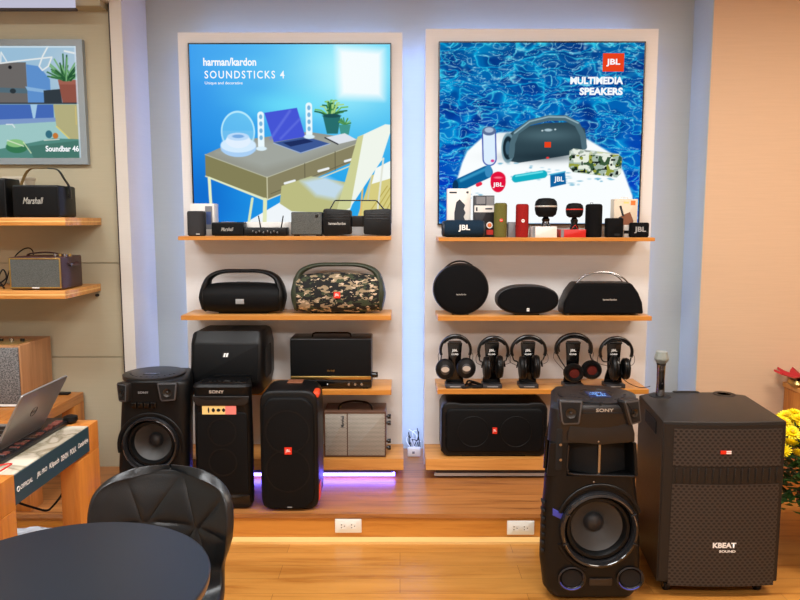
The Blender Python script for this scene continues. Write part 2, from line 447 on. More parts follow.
# ------------------------------------------------------------------ printed posters
class Canvas:
    def __init__(s, x0, x1, y0, y1, res=2):
        s.x0, s.x1, s.y0, s.y1 = x0, x1, y0, y1
        s.nx = int((x1-x0)*res)+1; s.ny = int((y1-y0)*res)+1
        s.X, s.Y = np.meshgrid(np.linspace(x0, x1, s.nx), np.linspace(y0, y1, s.ny))
        s.I = np.zeros((s.ny, s.nx, 3)); s.rng = np.random.RandomState(5)
    def mix(s, m, c, a=1.0):
        m = np.clip(m, 0, 1)[..., None]*a
        s.I = s.I*(1-m)+np.array(c, float)*m
    def poly(s, pts, c, a=1.0, soft=.35):
        n = len(pts); inside = np.zeros(s.X.shape, bool); dmin = np.full(s.X.shape, 1e9)
        for i in range(n):
            x1, y1 = pts[i]; x2, y2 = pts[(i+1) % n]
            cond = ((y1 > s.Y) != (y2 > s.Y))
            xi = (x2-x1)*(s.Y-y1)/((y2-y1) if y2 != y1 else 1e-9)+x1
            inside ^= cond & (s.X < xi)
            dx, dy = x2-x1, y2-y1; L = dx*dx+dy*dy or 1e-9
            q = np.clip(((s.X-x1)*dx+(s.Y-y1)*dy)/L, 0, 1)
            dmin = np.minimum(dmin, np.hypot(s.X-x1-q*dx, s.Y-y1-q*dy))
        sd = np.where(inside, dmin, -dmin)
        s.mix(sd/(2*soft)+.5, c, a)
        return sd
    def line(s, pts, w, c, a=1.0, soft=.35):
        d = np.full(s.X.shape, 1e9)
        for (x1, y1), (x2, y2) in zip(pts[:-1], pts[1:]):
            dx, dy = x2-x1, y2-y1; L = dx*dx+dy*dy or 1e-9
            q = np.clip(((s.X-x1)*dx+(s.Y-y1)*dy)/L, 0, 1)
            d = np.minimum(d, np.hypot(s.X-x1-q*dx, s.Y-y1-q*dy))
        s.mix((w/2-d)/(2*soft)+.5, c, a)
    def ell(s, cx, cy, rx, ry, c, a=1.0, soft=.35, ring=0):
        r = np.hypot((s.X-cx)/rx, (s.Y-cy)/ry); d = (1-r)*min(rx, ry)
        if ring: d = ring/2-np.abs(d)
        s.mix(d/(2*soft)+.5, c, a)
    def soft(s, cx, cy, rx, ry, c, a=1.0):
        s.mix(np.exp(-(((s.X-cx)/rx)**2+((s.Y-cy)/ry)**2)), c, a)
    def noise(s, sx, sy, seed=0, X=None, Y=None):
        X = s.X if X is None else X; Y = s.Y if Y is None else Y
        r = np.random.RandomState(seed); g = r.rand(128, 128)
        u = X/sx+500.3; v = Y/sy+500.7
        i = np.floor(u).astype(int); j = np.floor(v).astype(int); fu = u-i; fv = v-j
        fu = fu*fu*(3-2*fu); fv = fv*fv*(3-2*fv)
        G = lambda a, b: g[b % 128, a % 128]
        return (G(i, j)*(1-fu)+G(i+1, j)*fu)*(1-fv)+(G(i, j+1)*(1-fu)+G(i+1, j+1)*fu)*fv
    def mesh(s, name, cor, m, parent):
        """cor: world corners TL,TR,BR,BL (relative to parent)"""
        TL, TR, BR, BL = [np.array(c, float) for c in cor]
        u = ((s.X-s.x0)/(s.x1-s.x0)).ravel()[:, None]; v = ((s.Y-s.y0)/(s.y1-s.y0)).ravel()[:, None]
        co = (TL*(1-u)+TR*u)*(1-v)+(BL*(1-u)+BR*u)*v
        idx = np.arange(s.nx*s.ny).reshape(s.ny, s.nx)
        q = np.stack([idx[1:, :-1], idx[1:, 1:], idx[:-1, 1:], idx[:-1, :-1]], -1).reshape(-1, 4)
        me = bpy.data.meshes.new(name); me.vertices.add(len(co)); me.vertices.foreach_set('co', co.ravel())
        me.loops.add(q.size); me.loops.foreach_set('vertex_index', q.ravel().astype('i'))
        me.polygons.add(len(q)); me.polygons.foreach_set('loop_start', np.arange(0, q.size, 4, dtype='i'))
        me.update(calc_edges=True); me.validate()
        c = np.clip(s.I/255, 0, 1); c = np.where(c <= .04045, c/12.92, ((c+.055)/1.055)**2.4)
        at_ = me.color_attributes.new('print', 'FLOAT_COLOR', 'POINT')
        at_.data.foreach_set('color', np.concatenate([c.reshape(-1, 3), np.ones((s.nx*s.ny, 1))], 1).ravel().astype('f'))
        me.materials.append(MATS[m])
        o = bpy.data.objects.new(name, me); COL.objects.link(o); o.parent = parent
        return o
painted('poster_print', 1.0); painted('poster_print_dim', .8)
glow('poster_white', (250, 252, 255), 1.0); glow('poster_red', (232, 66, 28), 1.0); glow('poster_blue', (20, 90, 150), 1)
def lightbox(name, lab, px, py0, py1, Yf, thick, bezel, fm, cv, em='poster_print'):
    """px: photo x of left/right edge at top, then at bottom"""
    a, b, c_, d = at(px[0], py0, Yf), at(px[1], py0, Yf), at(px[3], py1, Yf), at(px[2], py1, Yf)
    xl = (a.x+d.x)/2; xr = (b.x+c_.x)/2; z1 = a.z; z0 = d.z
    t = thing(name, lab, 'poster', ((xl+xr)/2, Yf, z0))
    w = (xr-xl)/2; h = z1-z0
    fr = MB(); B = bezel
    fr.box(-w-B, -w, -.004, thick, -B, h+B).box(w, w+B, -.004, thick, -B, h+B).box(-w, w, -.004, thick, h, h+B).box(-w, w, -.004, thick, -B, 0).box(-w, w, .004, thick, 0, h)
    fr.build('frame', fm, t, smooth=False)
    p = cv.mesh('print', [(-w, 0, h), (w, 0, h), (w, 0, 0), (-w, 0, 0)], em, t)
    k = 2*w/(cv.x1-cv.x0); kz = h/(cv.y1-cv.y0)
    def T(s, x0, x1, y0, y1, m='poster_white', bold=0, shear=0, name='lettering', spacing=1.0):
        text(s, ((x0+x1)/2-cv.x0)*k-w, h-((y0+y1)/2-cv.y0)*kz, (x1-x0)*k, (y1-y0)*kz, -.0015, m, p, name, bold, shear=shear, spacing=spacing)
    return t, T, k, kz, w, h, p
def lp(a, b, t): return tuple(a[i]*(1-t)+b[i]*t for i in range(len(a)))
# --- desk scene
c = Canvas(190.4, 391, 44.3, 223)
tx = (c.X-190)/200; ty = (c.Y-44)/180
base = np.zeros(c.I.shape)
g = np.clip(tx*1.3+.15*c.noise(30, 12, 3)-.05, 0, 1)[..., None]
top = np.array([62, 158, 238.])*(1-g)+np.array([110, 215, 248.])*g
low = np.array([22, 128, 222.])*(1-g)+np.array([40, 165, 235.])*g
s_ = np.clip(ty*1.6-.25, 0, 1)[..., None]
c.I = top*(1-s_)+low*s_
c.soft(345, 75, 45, 40, (190, 250, 255), .8); c.soft(290, 105, 40, 14, (120, 240, 255), .6)
c.poly([(338, 47), (384, 50), (384, 98), (340, 96)], (250, 254, 255), .95, 5)
c.soft(200, 200, 30, 40, (15, 90, 190), .5)
c.poly([(372, 175), (392, 168), (392, 224), (355, 224)], (215, 205, 130)); c.poly([(376, 168), (392, 160), (392, 178), (372, 184)], (245, 250, 245))
for i in range(5): c.line([(362+i*6, 224), (388+i*4, 186)], .8, (180, 160, 70))
c.poly([(242, 224), (283, 200), (305, 224)], (240, 246, 250)); c.poly([(283, 200), (320, 196), (330, 224), (300, 224)], (225, 235, 245))
# desk
c.poly([(203, 154), (235, 140), (308, 131), (362, 139), (362, 145), (265.4, 177.5)], (150, 152, 142))
nz = c.noise(3, 2, 9)
c.poly([(215, 152), (236, 144), (300, 137), (350, 140), (300, 158), (262, 168)], (166, 172, 166), .7, 4)
c.poly([(203, 154), (265.4, 177), (265.4, 200), (203, 176)], (132, 128, 88)); c.poly([(265.4, 177), (362, 141), (356, 160), (265.4, 200)], (136, 130, 98))
c.line([(203, 154), (265.4, 177.2), (362, 141.5)], .8, (190, 192, 170)); c.line([(203, 176), (265.4, 200), (354, 164)], 1.2, (222, 222, 190))
c.line([(265.4, 177), (265.4, 200)], .9, (214, 212, 180)); c.line([(304, 163), (304, 183)], .6, (90, 86, 66)); c.line([(335, 151), (335, 170)], .6, (90, 86, 66)); c.line([(269, 194), (352, 160)], .5, (90, 86, 66))
for x, y in ((288.5, 182), (323, 169.5), (350, 159.5)): c.line([(x-5, y+1.3), (x+5, y-1.4)], 2.4, (240, 244, 246))
c.line([(206.5, 178), (208, 224)], 3, (232, 240, 200)); c.line([(208, 178), (262, 200)], 1.6, (232, 240, 200)); c.line([(263, 200), (262, 224)], 4, (226, 232, 186)); c.line([(250, 199), (246, 222)], 2.6, (215, 232, 190))
# chair
c.poly([(280, 186), (310, 176), (345, 182), (350, 215), (290, 212), (278, 204)], (188, 188, 130)); c.poly([(300, 181), (325, 176), (345, 186), (335, 200), (315, 196)], (196, 222, 245), .9, 3)
c.line([(364, 172), (384, 158)], 1.6, (225, 235, 235)); c.line([(384, 158), (378, 210)], 1.8, (225, 228, 215)); c.line([(364, 172), (360, 222)], 1.8, (225, 190, 110)); c.line([(372, 172), (368, 200)], 1.2, (200, 205, 190))
c.poly([(359, 136), (386, 123.5), (391, 124), (391, 132), (382, 160), (352, 205), (348, 215), (336, 212)], (240, 246, 236)); c.poly([(358, 136), (364, 134), (350, 208), (340, 214), (336, 212)], (205, 208, 150))
# computer, sticks, glass dome speaker
c.poly([(264, 112), (297, 107), (305, 136), (273, 141.5)], (70, 86, 214)); c.line([(270, 138), (290, 110)], 2.5, (110, 125, 230), .6, 1); c.line([(280, 138), (300, 118)], 2, (110, 125, 230), .6, 1)
c.poly([(273, 142), (306, 136), (330, 143), (300, 153)], (60, 88, 150)); c.poly([(282, 142), (306, 138), (313, 141), (290, 146)], (30, 46, 96)); c.line([(273, 142.5), (300, 152.5), (330, 143)], .8, (170, 190, 220))
for x, y0, y1 in ((260.3, 111, 148), (309, 102, 136)):
    c.line([(x, y0+3), (x, y1-3)], 6.5, (235, 250, 255)); c.ell(x, y1, 5.5, 2.2, (220, 240, 250))
    for k in range(4): c.ell(x, y0+5+k*7, 1.7, 2.4, (120, 180, 220))
c.ell(237, 131, 16.5, 21, (150, 225, 250), .45); c.ell(237, 131, 16.5, 20, (205, 245, 255), .8, ring=1.6)
c.poly([(221, 130), (253, 130), (255, 151), (219, 151)], (150, 205, 240), .3)
c.ell(237, 147, 18, 9.5, (170, 208, 246)); c.ell(237, 144.5, 18, 7.5, (212, 236, 255)); c.ell(237, 140, 12.5, 7.5, (226, 240, 255)); c.ell(237, 136, 11, 4, (190, 220, 250)); c.ell(237, 135.6, 6, 1.8, (120, 170, 225))
# plants and notebook
rp = random.Random(3)
for i in range(34):
    a = rp.uniform(-PI, 0); r_ = rp.uniform(6, 18); x0 = 331+rp.uniform(-3, 3)
    c.line([(x0, 116), (x0+.6*r_*math.cos(a), 113+.8*r_*math.sin(a)), (x0+r_*math.cos(a), 112+.75*r_*math.sin(a))], 1.4, rp.choice([(60, 130, 70), (120, 190, 90), (40, 100, 60), (170, 215, 130)]))
c.poly([(323, 115), (341, 115), (338, 133), (327, 133)], (40, 110, 110)); c.ell(332, 115, 9, 2, (30, 80, 84))
for i in range(14):
    a = rp.uniform(-PI, 0); c.line([(345, 124), (345+6*math.cos(a), 123+6*math.sin(a))], 1.2, rp.choice([(70, 140, 80), (140, 200, 110)]))
c.poly([(339, 124), (351, 124), (349, 134), (341, 134)], (66, 150, 140))
c.poly([(325, 137), (345, 132.5), (357, 139), (338, 143.5)], (222, 228, 236)); c.line([(325, 137), (338, 143.5)], 1.2, (30, 30, 40))
t, T, *_ = lightbox('lightbox_poster', 'backlit poster of a desk with a laptop, dome speaker and pale chair', (190.4, 391, 193.5, 389.5), 44.3, 222, YP-.022, .022, .007, 'black_satin', c)
T('harman/kardon', 204, 257, 57.5, 65.5, bold=.028); T('SOUNDSTICKS 4', 205, 285, 70.3, 78, bold=.012, spacing=1.25); T('Unique and decorative', 205, 243, 81, 84.6, bold=.01)
# --- water scene
c = Canvas(438.8, 643.3, 42.7, 224)
WX = c.X+10*c.noise(22, 10, 1)+4*c.noise(7, 4, 2); WY = c.Y+7*c.noise(18, 9, 4)+3*c.noise(6, 4, 6)
def ridge(sx, sy, sd, p):
    n = c.noise(sx, sy, sd, WX, WY); return np.clip(1-np.abs(n-.5)*2.6, 0, 1)**p
dp = np.clip((c.Y-43)/150, 0, 1)
b0 = np.array([4, 74, 140.]); b1 = np.array([3, 56, 190.])
c.I = b0*(1-dp[..., None])+b1*dp[..., None]
c.mix(c.noise(26, 14, 11, WX, WY)*1.5-.45, (0, 138, 205), .5); c.mix(c.noise(14, 8, 12, WX, WY)*2-1.0, (3, 40, 120), .8)
c.mix(ridge(20, 7, 21, 6), (10, 185, 235), .8); c.mix(ridge(11, 4, 22, 9), (70, 225, 245), .8); c.mix(ridge(8, 2.4, 23, 14), (190, 250, 255), .7)
c.mix(np.clip(c.noise(5, 1.8, 31)*3-2.35, 0, 1)*(c.Y < 85), (225, 250, 252), .8)
bd = [(450, 224), (449, 206), (453, 187), (461, 160), (466, 149), (480, 136), (498, 130), (540, 128), (580, 131), (597, 141), (618, 153), (628, 170), (638, 195), (642, 224)]
c.poly(bd, (18, 120, 190), .5, 3); c.poly([(x*.985+8.2, y*.985+3.5) for x, y in bd], (250, 254, 255), 1, 1)
for i in range(60):
    x, y = rp.choice([(515, 163), (560, 168), (530, 178), (600, 178), (540, 172), (470, 195), (575, 183)]); x += rp.gauss(0, 11); y += rp.gauss(0, 2.2)
    c.ell(x, y, rp.uniform(1, 3.4), rp.uniform(.5, 1.1), (60, 150, 190), rp.uniform(.2, .6))
# big boombox
c.poly([(505, 146), (508, 134), (518, 127), (545, 122), (575, 121), (586, 128), (588, 140), (584, 152), (560, 156), (520, 162), (508, 160)], (46, 68, 78))
c.soft(548, 134, 34, 7, (86, 116, 126), .7); c.soft(545, 156, 36, 5, (26, 42, 52), .6)
c.ell(509, 147, 6, 13.5, (22, 40, 50)); c.ell(508.5, 147, 6, 13.5, (120, 155, 170), .9, ring=1.6); c.ell(508.5, 147, 2.6, 7, (66, 100, 120))
c.line([(512, 155), (513, 142), (517, 131), (530, 121.5), (549, 117), (566, 117), (578, 123), (584, 134), (586, 146)], 5.5, (78, 108, 120)); c.line([(515, 132), (530, 120.5), (549, 115.8), (566, 116), (579, 122)], 1.4, (150, 180, 190))
c.ell(549, 129, 4, 1.4, (170, 195, 205)); c.ell(543, 129.6, 1, .8, (200, 220, 225)); c.ell(556, 128.4, 1, .8, (200, 220, 225)); c.ell(549, 157, 1.6, 1, (240, 60, 60))
# white clip tube, blue tube, red clip, bar, go box, camo tube
c.line([(489, 133), (490, 158)], 14.5, (60, 80, 170)); c.line([(489, 133), (490, 158)], 12, (222, 240, 255)); c.ell(489, 130, 7, 4.5, (90, 110, 150)); c.ell(489, 129, 4.5, 2.6, (170, 190, 215)); c.ell(493, 160, 1.8, 1.4, (220, 60, 140))
c.line([(460, 184), (487, 171.5)], 13, (12, 96, 150)); c.line([(461, 180), (487, 168)], 3, (60, 160, 205), .8, 1); c.ell(455.5, 186, 3, 6.5, (10, 52, 92)); c.line([(478, 184.5), (481, 183.2)], 3.6, (235, 40, 70)); c.ell(489, 170.5, 3.6, 6.3, (60, 140, 190))
c.ell(499, 178, 6.6, 6, (230, 40, 80), ring=2); c.ell(499, 181.5, 7.8, 10.5, (226, 18, 60)); c.ell(499, 177, 4.4, 1, (250, 120, 140)); 
c.line([(517, 178), (545, 173.5)], 8, (20, 176, 196)); c.line([(517, 175.5), (544, 171.2)], 1.6, (110, 225, 235))
c.poly([(552, 174), (567, 171), (568.5, 183.5), (552.5, 187)], (16, 100, 160)); c.line([(552, 174), (567, 171)], 1.4, (80, 180, 215))
sd = c.poly([(571, 150), (575, 147.5), (621, 153), (625, 157), (624, 173), (620, 177), (575, 171.5), (570.5, 166)], (168, 186, 172))
mk = (sd > .3)*1.0
c.mix(mk*(c.noise(5, 3.6, 41) > .5), (232, 238, 224)); c.mix(mk*(c.noise(4, 3, 42) > .64), (60, 90, 60)); c.mix(mk*(c.noise(4.5, 3.2, 43) > .68), (150, 160, 60)); c.mix(mk*(c.noise(3, 2.4, 44) > .76), (24, 34, 30)); c.mix(mk*(c.Y < 154), (235, 240, 235), .6)
t, T, k, kz, w, h, pr = lightbox('lightbox_poster', 'backlit poster of speakers on a white board over blue rippling water', (438.8, 643.6, 440, 639), 42.7, 223.5, YP-.022, .022, .007, 'black_satin', c)
q = MB().box((602-438.8)*k-w, (623.3-438.8)*k-w, -.0012, -.0006, h-(71-42.7)*kz, h-(53-42.7)*kz).build('logo_square', 'poster_red', pr, smooth=False)
T('JBL', 605.5, 619.5, 58.5, 66, bold=.03, name='logo_lettering'); T('MULTIMEDIA', 570, 623, 76.2, 83.6, bold=.045); T('SPEAKERS', 579.5, 623, 86.8, 94.3, bold=.045)
T('JBL', 493.5, 504.5, 182, 187.5, bold=.02); T('JBL', 556, 566, 176, 182.5, bold=.02)
MB().box((545.5-438.8)*k-w, (552-438.8)*k-w, -.0012, -.0006, h-(146.5-42.7)*kz, h-(141-42.7)*kz).build('badge', 'poster_red', pr, smooth=False)
# --- kitchen scene in the niche
c = Canvas(-24, 77.5, 46, 158)
c.I[:] = (168, 208, 236)
c.soft(70, 70, 25, 30, (200, 222, 236), .7)
c.poly([(-30, 62), (27, 62), (27, 103), (-30, 103)], (118, 114, 112)); c.poly([(-30, 86), (27, 88), (27, 93), (-30, 91)], (92, 118, 132)); c.ell(11, 67, 1.8, 1.8, (30, 30, 34)); c.ell(12.5, 90.5, 3, 2.5, (50, 60, 66))
c.poly([(27, 64), (40, 66), (50, 79), (50, 103), (27, 103)], (104, 158, 224)); c.poly([(25, 86), (50, 90), (50, 93), (27, 90)], (150, 196, 240))
c.poly([(43, 90), (60, 88.5), (61, 103), (43, 103)], (56, 66, 74)); c.poly([(58, 79.5), (78, 79.5), (78, 103), (61.5, 103)], (158, 92, 78)); c.poly([(58, 79.5), (78, 79.5), (78, 84), (58.6, 84)], (176, 108, 92))
for i in range(46):
    a = rp.uniform(-PI*.97, -PI*.03); r_ = rp.uniform(10, 26); x0 = 67+rp.uniform(-4, 4)
    c.line([(x0, 80), (x0+.4*r_*math.cos(a), 80+.55*r_*math.sin(a)), (x0+r_*.8*math.cos(a), 80+r_*math.sin(a))], 1.5, rp.choice([(60, 120, 70), (96, 160, 96), (40, 92, 56), (130, 190, 130)]))
c.line([(-24, 58), (2, 63), (26, 60), (53, 57), (49, 66), (43, 70), (40, 66), (44, 56), (50, 46)], 1.5, (250, 255, 255)); c.line([(2, 63), (3, 52), (8, 61)], 1.2, (245, 252, 255)); c.line([(66, 51), (80, 54)], 1.8, (250, 255, 255))
c.poly([(-30, 103.6), (80, 103.6), (80, 160), (-30, 160)], (172, 218, 216))
c.poly([(-30, 104), (52, 104), (52, 118), (-30, 121)], (76, 116, 200)); c.poly([(29, 104), (36, 104), (33, 118), (31, 118)], (180, 220, 250)); c.poly([(-30, 120), (57, 117), (57, 121), (-30, 126)], (138, 168, 220)); c.line([(4, 124), (10, 124), (12, 127)], 1.2, (240, 250, 255))
c.poly([(52, 104), (78, 104), (78, 142), (68, 140), (54, 126)], (196, 190, 140)); c.line([(54, 126), (68, 140), (78, 143)], 1.3, (240, 225, 130)); c.line([(74, 106), (74, 124)], 1, (226, 205, 130))
c.poly([(-30, 154), (25, 143), (50, 138), (78, 139), (78, 160), (-30, 160)], (92, 150, 140)); c.poly([(25, 146), (78, 140), (78, 160), (30, 160)], (70, 118, 104), .6)
c.ell(13, 147, 11, 6, (60, 130, 90)); c.ell(12, 143, 9, 4, (150, 210, 140)); c.line([(4, 140), (20, 146)], 1, (235, 250, 220)); c.line([(20, 142), (27, 153)], 1, (225, 245, 200)); c.ell(46, 134, 3.4, 4, (60, 120, 140)); c.ell(52.5, 135.5, 2.8, 3, (214, 130, 60)); c.line([(41, 140), (56, 139)], 1, (230, 240, 230))
c.line([(-24, 102.8), (80, 102.8)], 1.4, (60, 66, 76))
c.poly([(75.5, 46), (78, 46), (78, 158), (75.5, 158)], (225, 240, 255), .8); c.poly([(-24, 46), (78, 46), (78, 47.6), (-24, 47.6)], (225, 245, 255), .9)
mat('frame_grey', (138, 150, 156), .4)
t, T, *_ = lightbox('lightbox_poster', 'backlit kitchen scene poster in a grey frame on the niche wall', (-24, 77.5, -22, 80), 46, 158, YN-.03, .03, .036, 'frame_grey', c, 'poster_print_dim')
T('Soundbar 46', 42, 75.5, 145.5, 151.5, bold=.03)
# ================================================================== small speakers on the shelves
def slot(px0, px1, pyt, Y, Z, pym=None):
    pym = pyt if pym is None else pym
    a = at(px0, pym, Y).x; b = at(px1, pym, Y).x; h = at(400, pyt, Y).z-Z
    return (a+b)/2, b-a, h
def card_box(name, lab, cat, px0, px1, pyt, Y, Z, d, m, rz=0, grp=None):
    x, w, h = slot(px0, px1, pyt, Y, Z)
    t = thing(name, lab, cat, (x, Y, Z), rz, grp)
    b = MB().box(-w/2, w/2, 0, d, 0, h, .001).build('carton', m, t)
    return t, w, h, b
def quad(parent, x0, x1, z0, z1, y, m, name='print', label=None):
    return MB().box(x0, x1, y-.0005, y, z0, z1).build(name, m, parent, smooth=False, label=label)
mat('print_blue', (60, 80, 130), .5); mat('print_dark', (30, 40, 52), .5); mat('print_grey', (120, 122, 126), .5); mat('print_orange', (232, 120, 50), .5); mat('print_red', (200, 40, 30), .5); mat('print_brown', (128, 78, 52), .5); mat('print_pink', (240, 130, 120), .5); mat('print_yellow', (240, 205, 130), .5)
# ---- shelf L1
Z = ZS['L1']
t, w, h, b = card_box('packaging_box', 'small white carton with blue print, half hidden behind the grey bookshelf speaker', 'box', 190, 214, 203.5, 3.99, Z, .09, 'white_card')
quad(b, w*.12, w*.42, h*.2, h*.92, 0, 'print_grey'); quad(b, w*.16, w*.36, h*.35, h*.75, -.0006, 'print_blue')
x, w, h = slot(185.5, 202, 211, 3.88, Z)
t = thing('smart_speaker', 'small dark grey upright speaker at the left end of the poster shelf', 'speaker', (x, 3.88, Z))
MB().prism(rrect(-w/2, w/2, 0, .1, .03, 5), .004, h-.005, .004, axis='z').build('body', 'charcoal_fabric', t)
MB().prism(rrect(-w/2+.002, w/2-.002, .002, .098, .028, 5), h-.006, h, .003, axis='z').build('top_plate', 'dark_grey', t)
MB().prism(rrect(-w/2+.005, w/2-.005, .005, .095, .026, 5), 0, .005, 0, axis='z').build('foot_ring', 'black_rubber', t)
MB().box(w*.1, w*.32, -.001, 0, .008, .014).build('badge', 'silver_print', t)
x, w, h = slot(211, 243.5, 222.3, 3.88, Z)
t = thing('bookshelf_speaker', 'low black rectangular speaker with white script lettering beside the twin antenna receiver', 'speaker', (x, 3.88, Z))
MB().box(-w/2, w/2, 0, .09, .003, h, .008).build('body', 'black_plastic', t)
MB().prism(rrect(-w/2+.004, w/2-.004, .008, h-.005, .005, 3), -.003, .0, .001).build('grille', 'black_mesh', t)
text('Marshall', 0, h*.5, w*.38, h*.26, -.0038, 'silver_print', t, bold=.01, shear=.35)
MB().box(-w/2+.015, w/2-.015, .01, .08, 0, .003).build('foot', 'black_rubber', t)
MB().box(-.04, .04, .03, .055, h, h+.002, .0005).build('control_panel', 'brass', t)
t, w, h, b = card_box('packaging_box', 'flat white carton behind the receiver with two antennas', 'box', 244, 291, 222, 3.985, Z, .1, 'white_card')
x, w, h = slot(244, 286.5, 227.5, 3.88, Z)
t = thing('wireless_receiver', 'small black box receiver with knobs and two raised antennas', 'receiver', (x, 3.88, Z))
MB().box(-w/2, w/2, 0, .09, .003, h, .003).build('casing', 'black_plastic', t)
MB().box(-w/2+.01, w/2-.01, .01, .08, 0, .003).build('foot', 'black_rubber', t)
for k, kx in enumerate((-.075, -.055, -.035, -.01, .015, .035, .055, .075)):
    kb = MB().lathe([(.0001, -.011), (.0055, -.011), (.0065, 0)], (kx*.9, 0, h*(.42 if k % 2 else .55)), n=14).build('knob', 'dark_grey', t)
    MB().box(kx*.9-.0008, kx*.9+.0008, -.0116, -.011, h*(.42 if k % 2 else .55), h*(.42 if k % 2 else .55)+.005).build('pointer', 'white_print', kb)
for sx, ang in ((w*-.12, -.18), (w*.36, .2)):
    MB().tube([(sx, .02, h*.5), (sx, .018, h*.9), (sx+ang*.065, .018, h+.065)], [.004, .004, .003], n=8).build('antenna', 'black_satin', t)
x, w, h = slot(291, 322, 212, 3.88, Z)
t = thing('bookshelf_speaker', 'square-cornered grey fabric speaker with one small top corner knob', 'speaker', (x, 3.88, Z))
MB().box(-w/2, w/2, 0, .1, .006, h, .006).build('body', 'dark_grey', t)
MB().prism(rrect(-w/2+.004, w/2-.004, .01, h-.004, .004, 3), -.003, 0, .001).build('grille', 'salt_cloth', t)
MB().lathe([(.0001, -.01), (.007, -.01), (.008, -.003)], (w*.33, 0, h*.84), n=16).build('knob', 'black_gloss', t)
for s in (-1, 1): MB().box(s*w*.36-.012, s*w*.36+.012, .01, .08, 0, .006).build('foot', 'black_rubber', t)
# dumbbell shaped speaker with wire handle
x, w, h = slot(323, 391, 208.5, 3.87, Z)
t = thing('portable_speaker', 'black twin-drum portable speaker with a thin wire handle, right end of the poster shelf', 'speaker', (x, 3.87, Z))
for s in (-1, 1):
    xo, xi = s*w/2, s*w*.075+s*.0
    xi = s*w*.095
    pts = [(xo, .008), (xo, h-.012), (xo-s*.006, h-.003), (xo-s*.02, h), (xi+s*.006, h-.008), (xi, h-.016), (xi, .02), (xi+s*.006, .01), (xo-s*.02, 0), (xo-s*.006, .002)]
    if s < 0: pts = [(p[0], p[1]) for p in pts][::-1]
    d = MB().prism(pts, 0, .13, .003, 2).build('drum', 'black_plastic', t)
    rb = MB()
    for k in range(3): rb.box(min(xo-s*.012, xi+s*.01), max(xo-s*.012, xi+s*.01), -.002, .002, h*(.6+.1*k), h*(.63+.1*k), .0006)
    rb.build('rib', 'black_satin', d)
MB().prism(rrect(-w*.1, w*.1, h*.34, h*.74, .008), .03, .1, .004).build('bridge', 'black_satin', t)
text('harman/kardon', -w*.295, h*.46, w*.25, h*.1, -.0012, 'silver_print', t, bold=.02)
hz = at(400, 200.3, 3.9).z-Z
MB().tube([(-w*.42, .06, h-.006), (-w*.41, .06, h), (-w*.345, .06, hz-.004), (-w*.33, .06, hz), (w*.27, .06, hz), (w*.29, .06, hz-.004), (w*.385, .06, h), (w*.4, .06, h-.006)], .0035, n=8).build('handle', 'black_satin', t)
# ---- shelf R1
Z = ZS['R1']
t, w, h, b = card_box('packaging_box', 'white carton printed with a dark blue tube speaker, behind the navy speaker', 'box', 447.5, 471, 188.5, 3.98, Z, .08, 'white_card')
sp = MB().prism([(-w*.2, .0), (-w*.2, h*.5), (-w*.12, h*.72), (w*.02, h*.78), (w*.14, h*.72), (w*.26, h*.66), (w*.2, h*.58), (w*.28, h*.5), (w*.2, h*.42), (w*.28, h*.33), (w*.2, h*.22), (w*.26, 0)], -.0006, 0).build('print', 'print_dark', b, smooth=False)
quad(b, -w*.42, -w*.1, h*.9, h*.935, 0, 'print_dark')
quad(b, w*.3, w*.4, h*.9, h*.94, 0, 'print_dark')
t, w, h, b = card_box('packaging_box', 'black and grey carton with a round seal, between navy and olive speakers', 'box', 474.5, 494.5, 195.5, 3.955, Z, .08, 'black_card')
quad(b, -w*.4, w*.05, h*.8, h*.97, 0, 'print_grey'); quad(b, w*.1, w*.48, h*.76, h*.98, 0, 'print_grey'); quad(b, -w*.5, w*.5, h*.6, h*.76, 0, 'white_card')
quad(b, w*.05, w*.4, h*.665, h*.7, -.0006, 'print_dark'); quad(b, -w*.42, -w*.34, h*.63, h*.72, -.0006, 'print_dark')
MB().lathe([(.0001, -.001), (.018, -.001), (.018, 0)], (w*.27, 0, h*.29), n=24).build('seal', 'white_print', b); MB().lathe([(.0001, -.0018), (.012, -.0018), (.012, -.001)], (w*.27, 0, h*.29), n=24).build('seal', 'print_orange', b)
quad(b, w*.12, w*.46, h*.06, h*.18, 0, 'print_red')
x, w, h = slot(442.5, 486, 220, 3.87, Z)
t = thing('portable_speaker', 'navy barrel speaker lying down with large white lettering', 'speaker', (x, 3.87, Z))
prof = [(.0001, -w/2+.004), (h*.34, -w/2+.002), (h*.43, -w/2+.006), (h*.5, -w/2+.03), (h*.5, w/2-.03), (h*.43, w/2-.006), (h*.34, w/2-.002), (.0001, w/2-.004)]
bd = MB().lathe(prof, (0, h*.5, h*.5), axis='x', n=36).build('body', 'navy_fabric', t)
for s in (-1, 1):
    MB().lathe([(h*.3, s*(w/2-.008)), (h*.36, s*(w/2+.001)), (h*.44, s*(w/2-.004)), (h*.46, s*(w/2-.012))], (0, h*.5, h*.5), axis='x', n=36, cap=False).build('end_ring', 'print_dark', t)
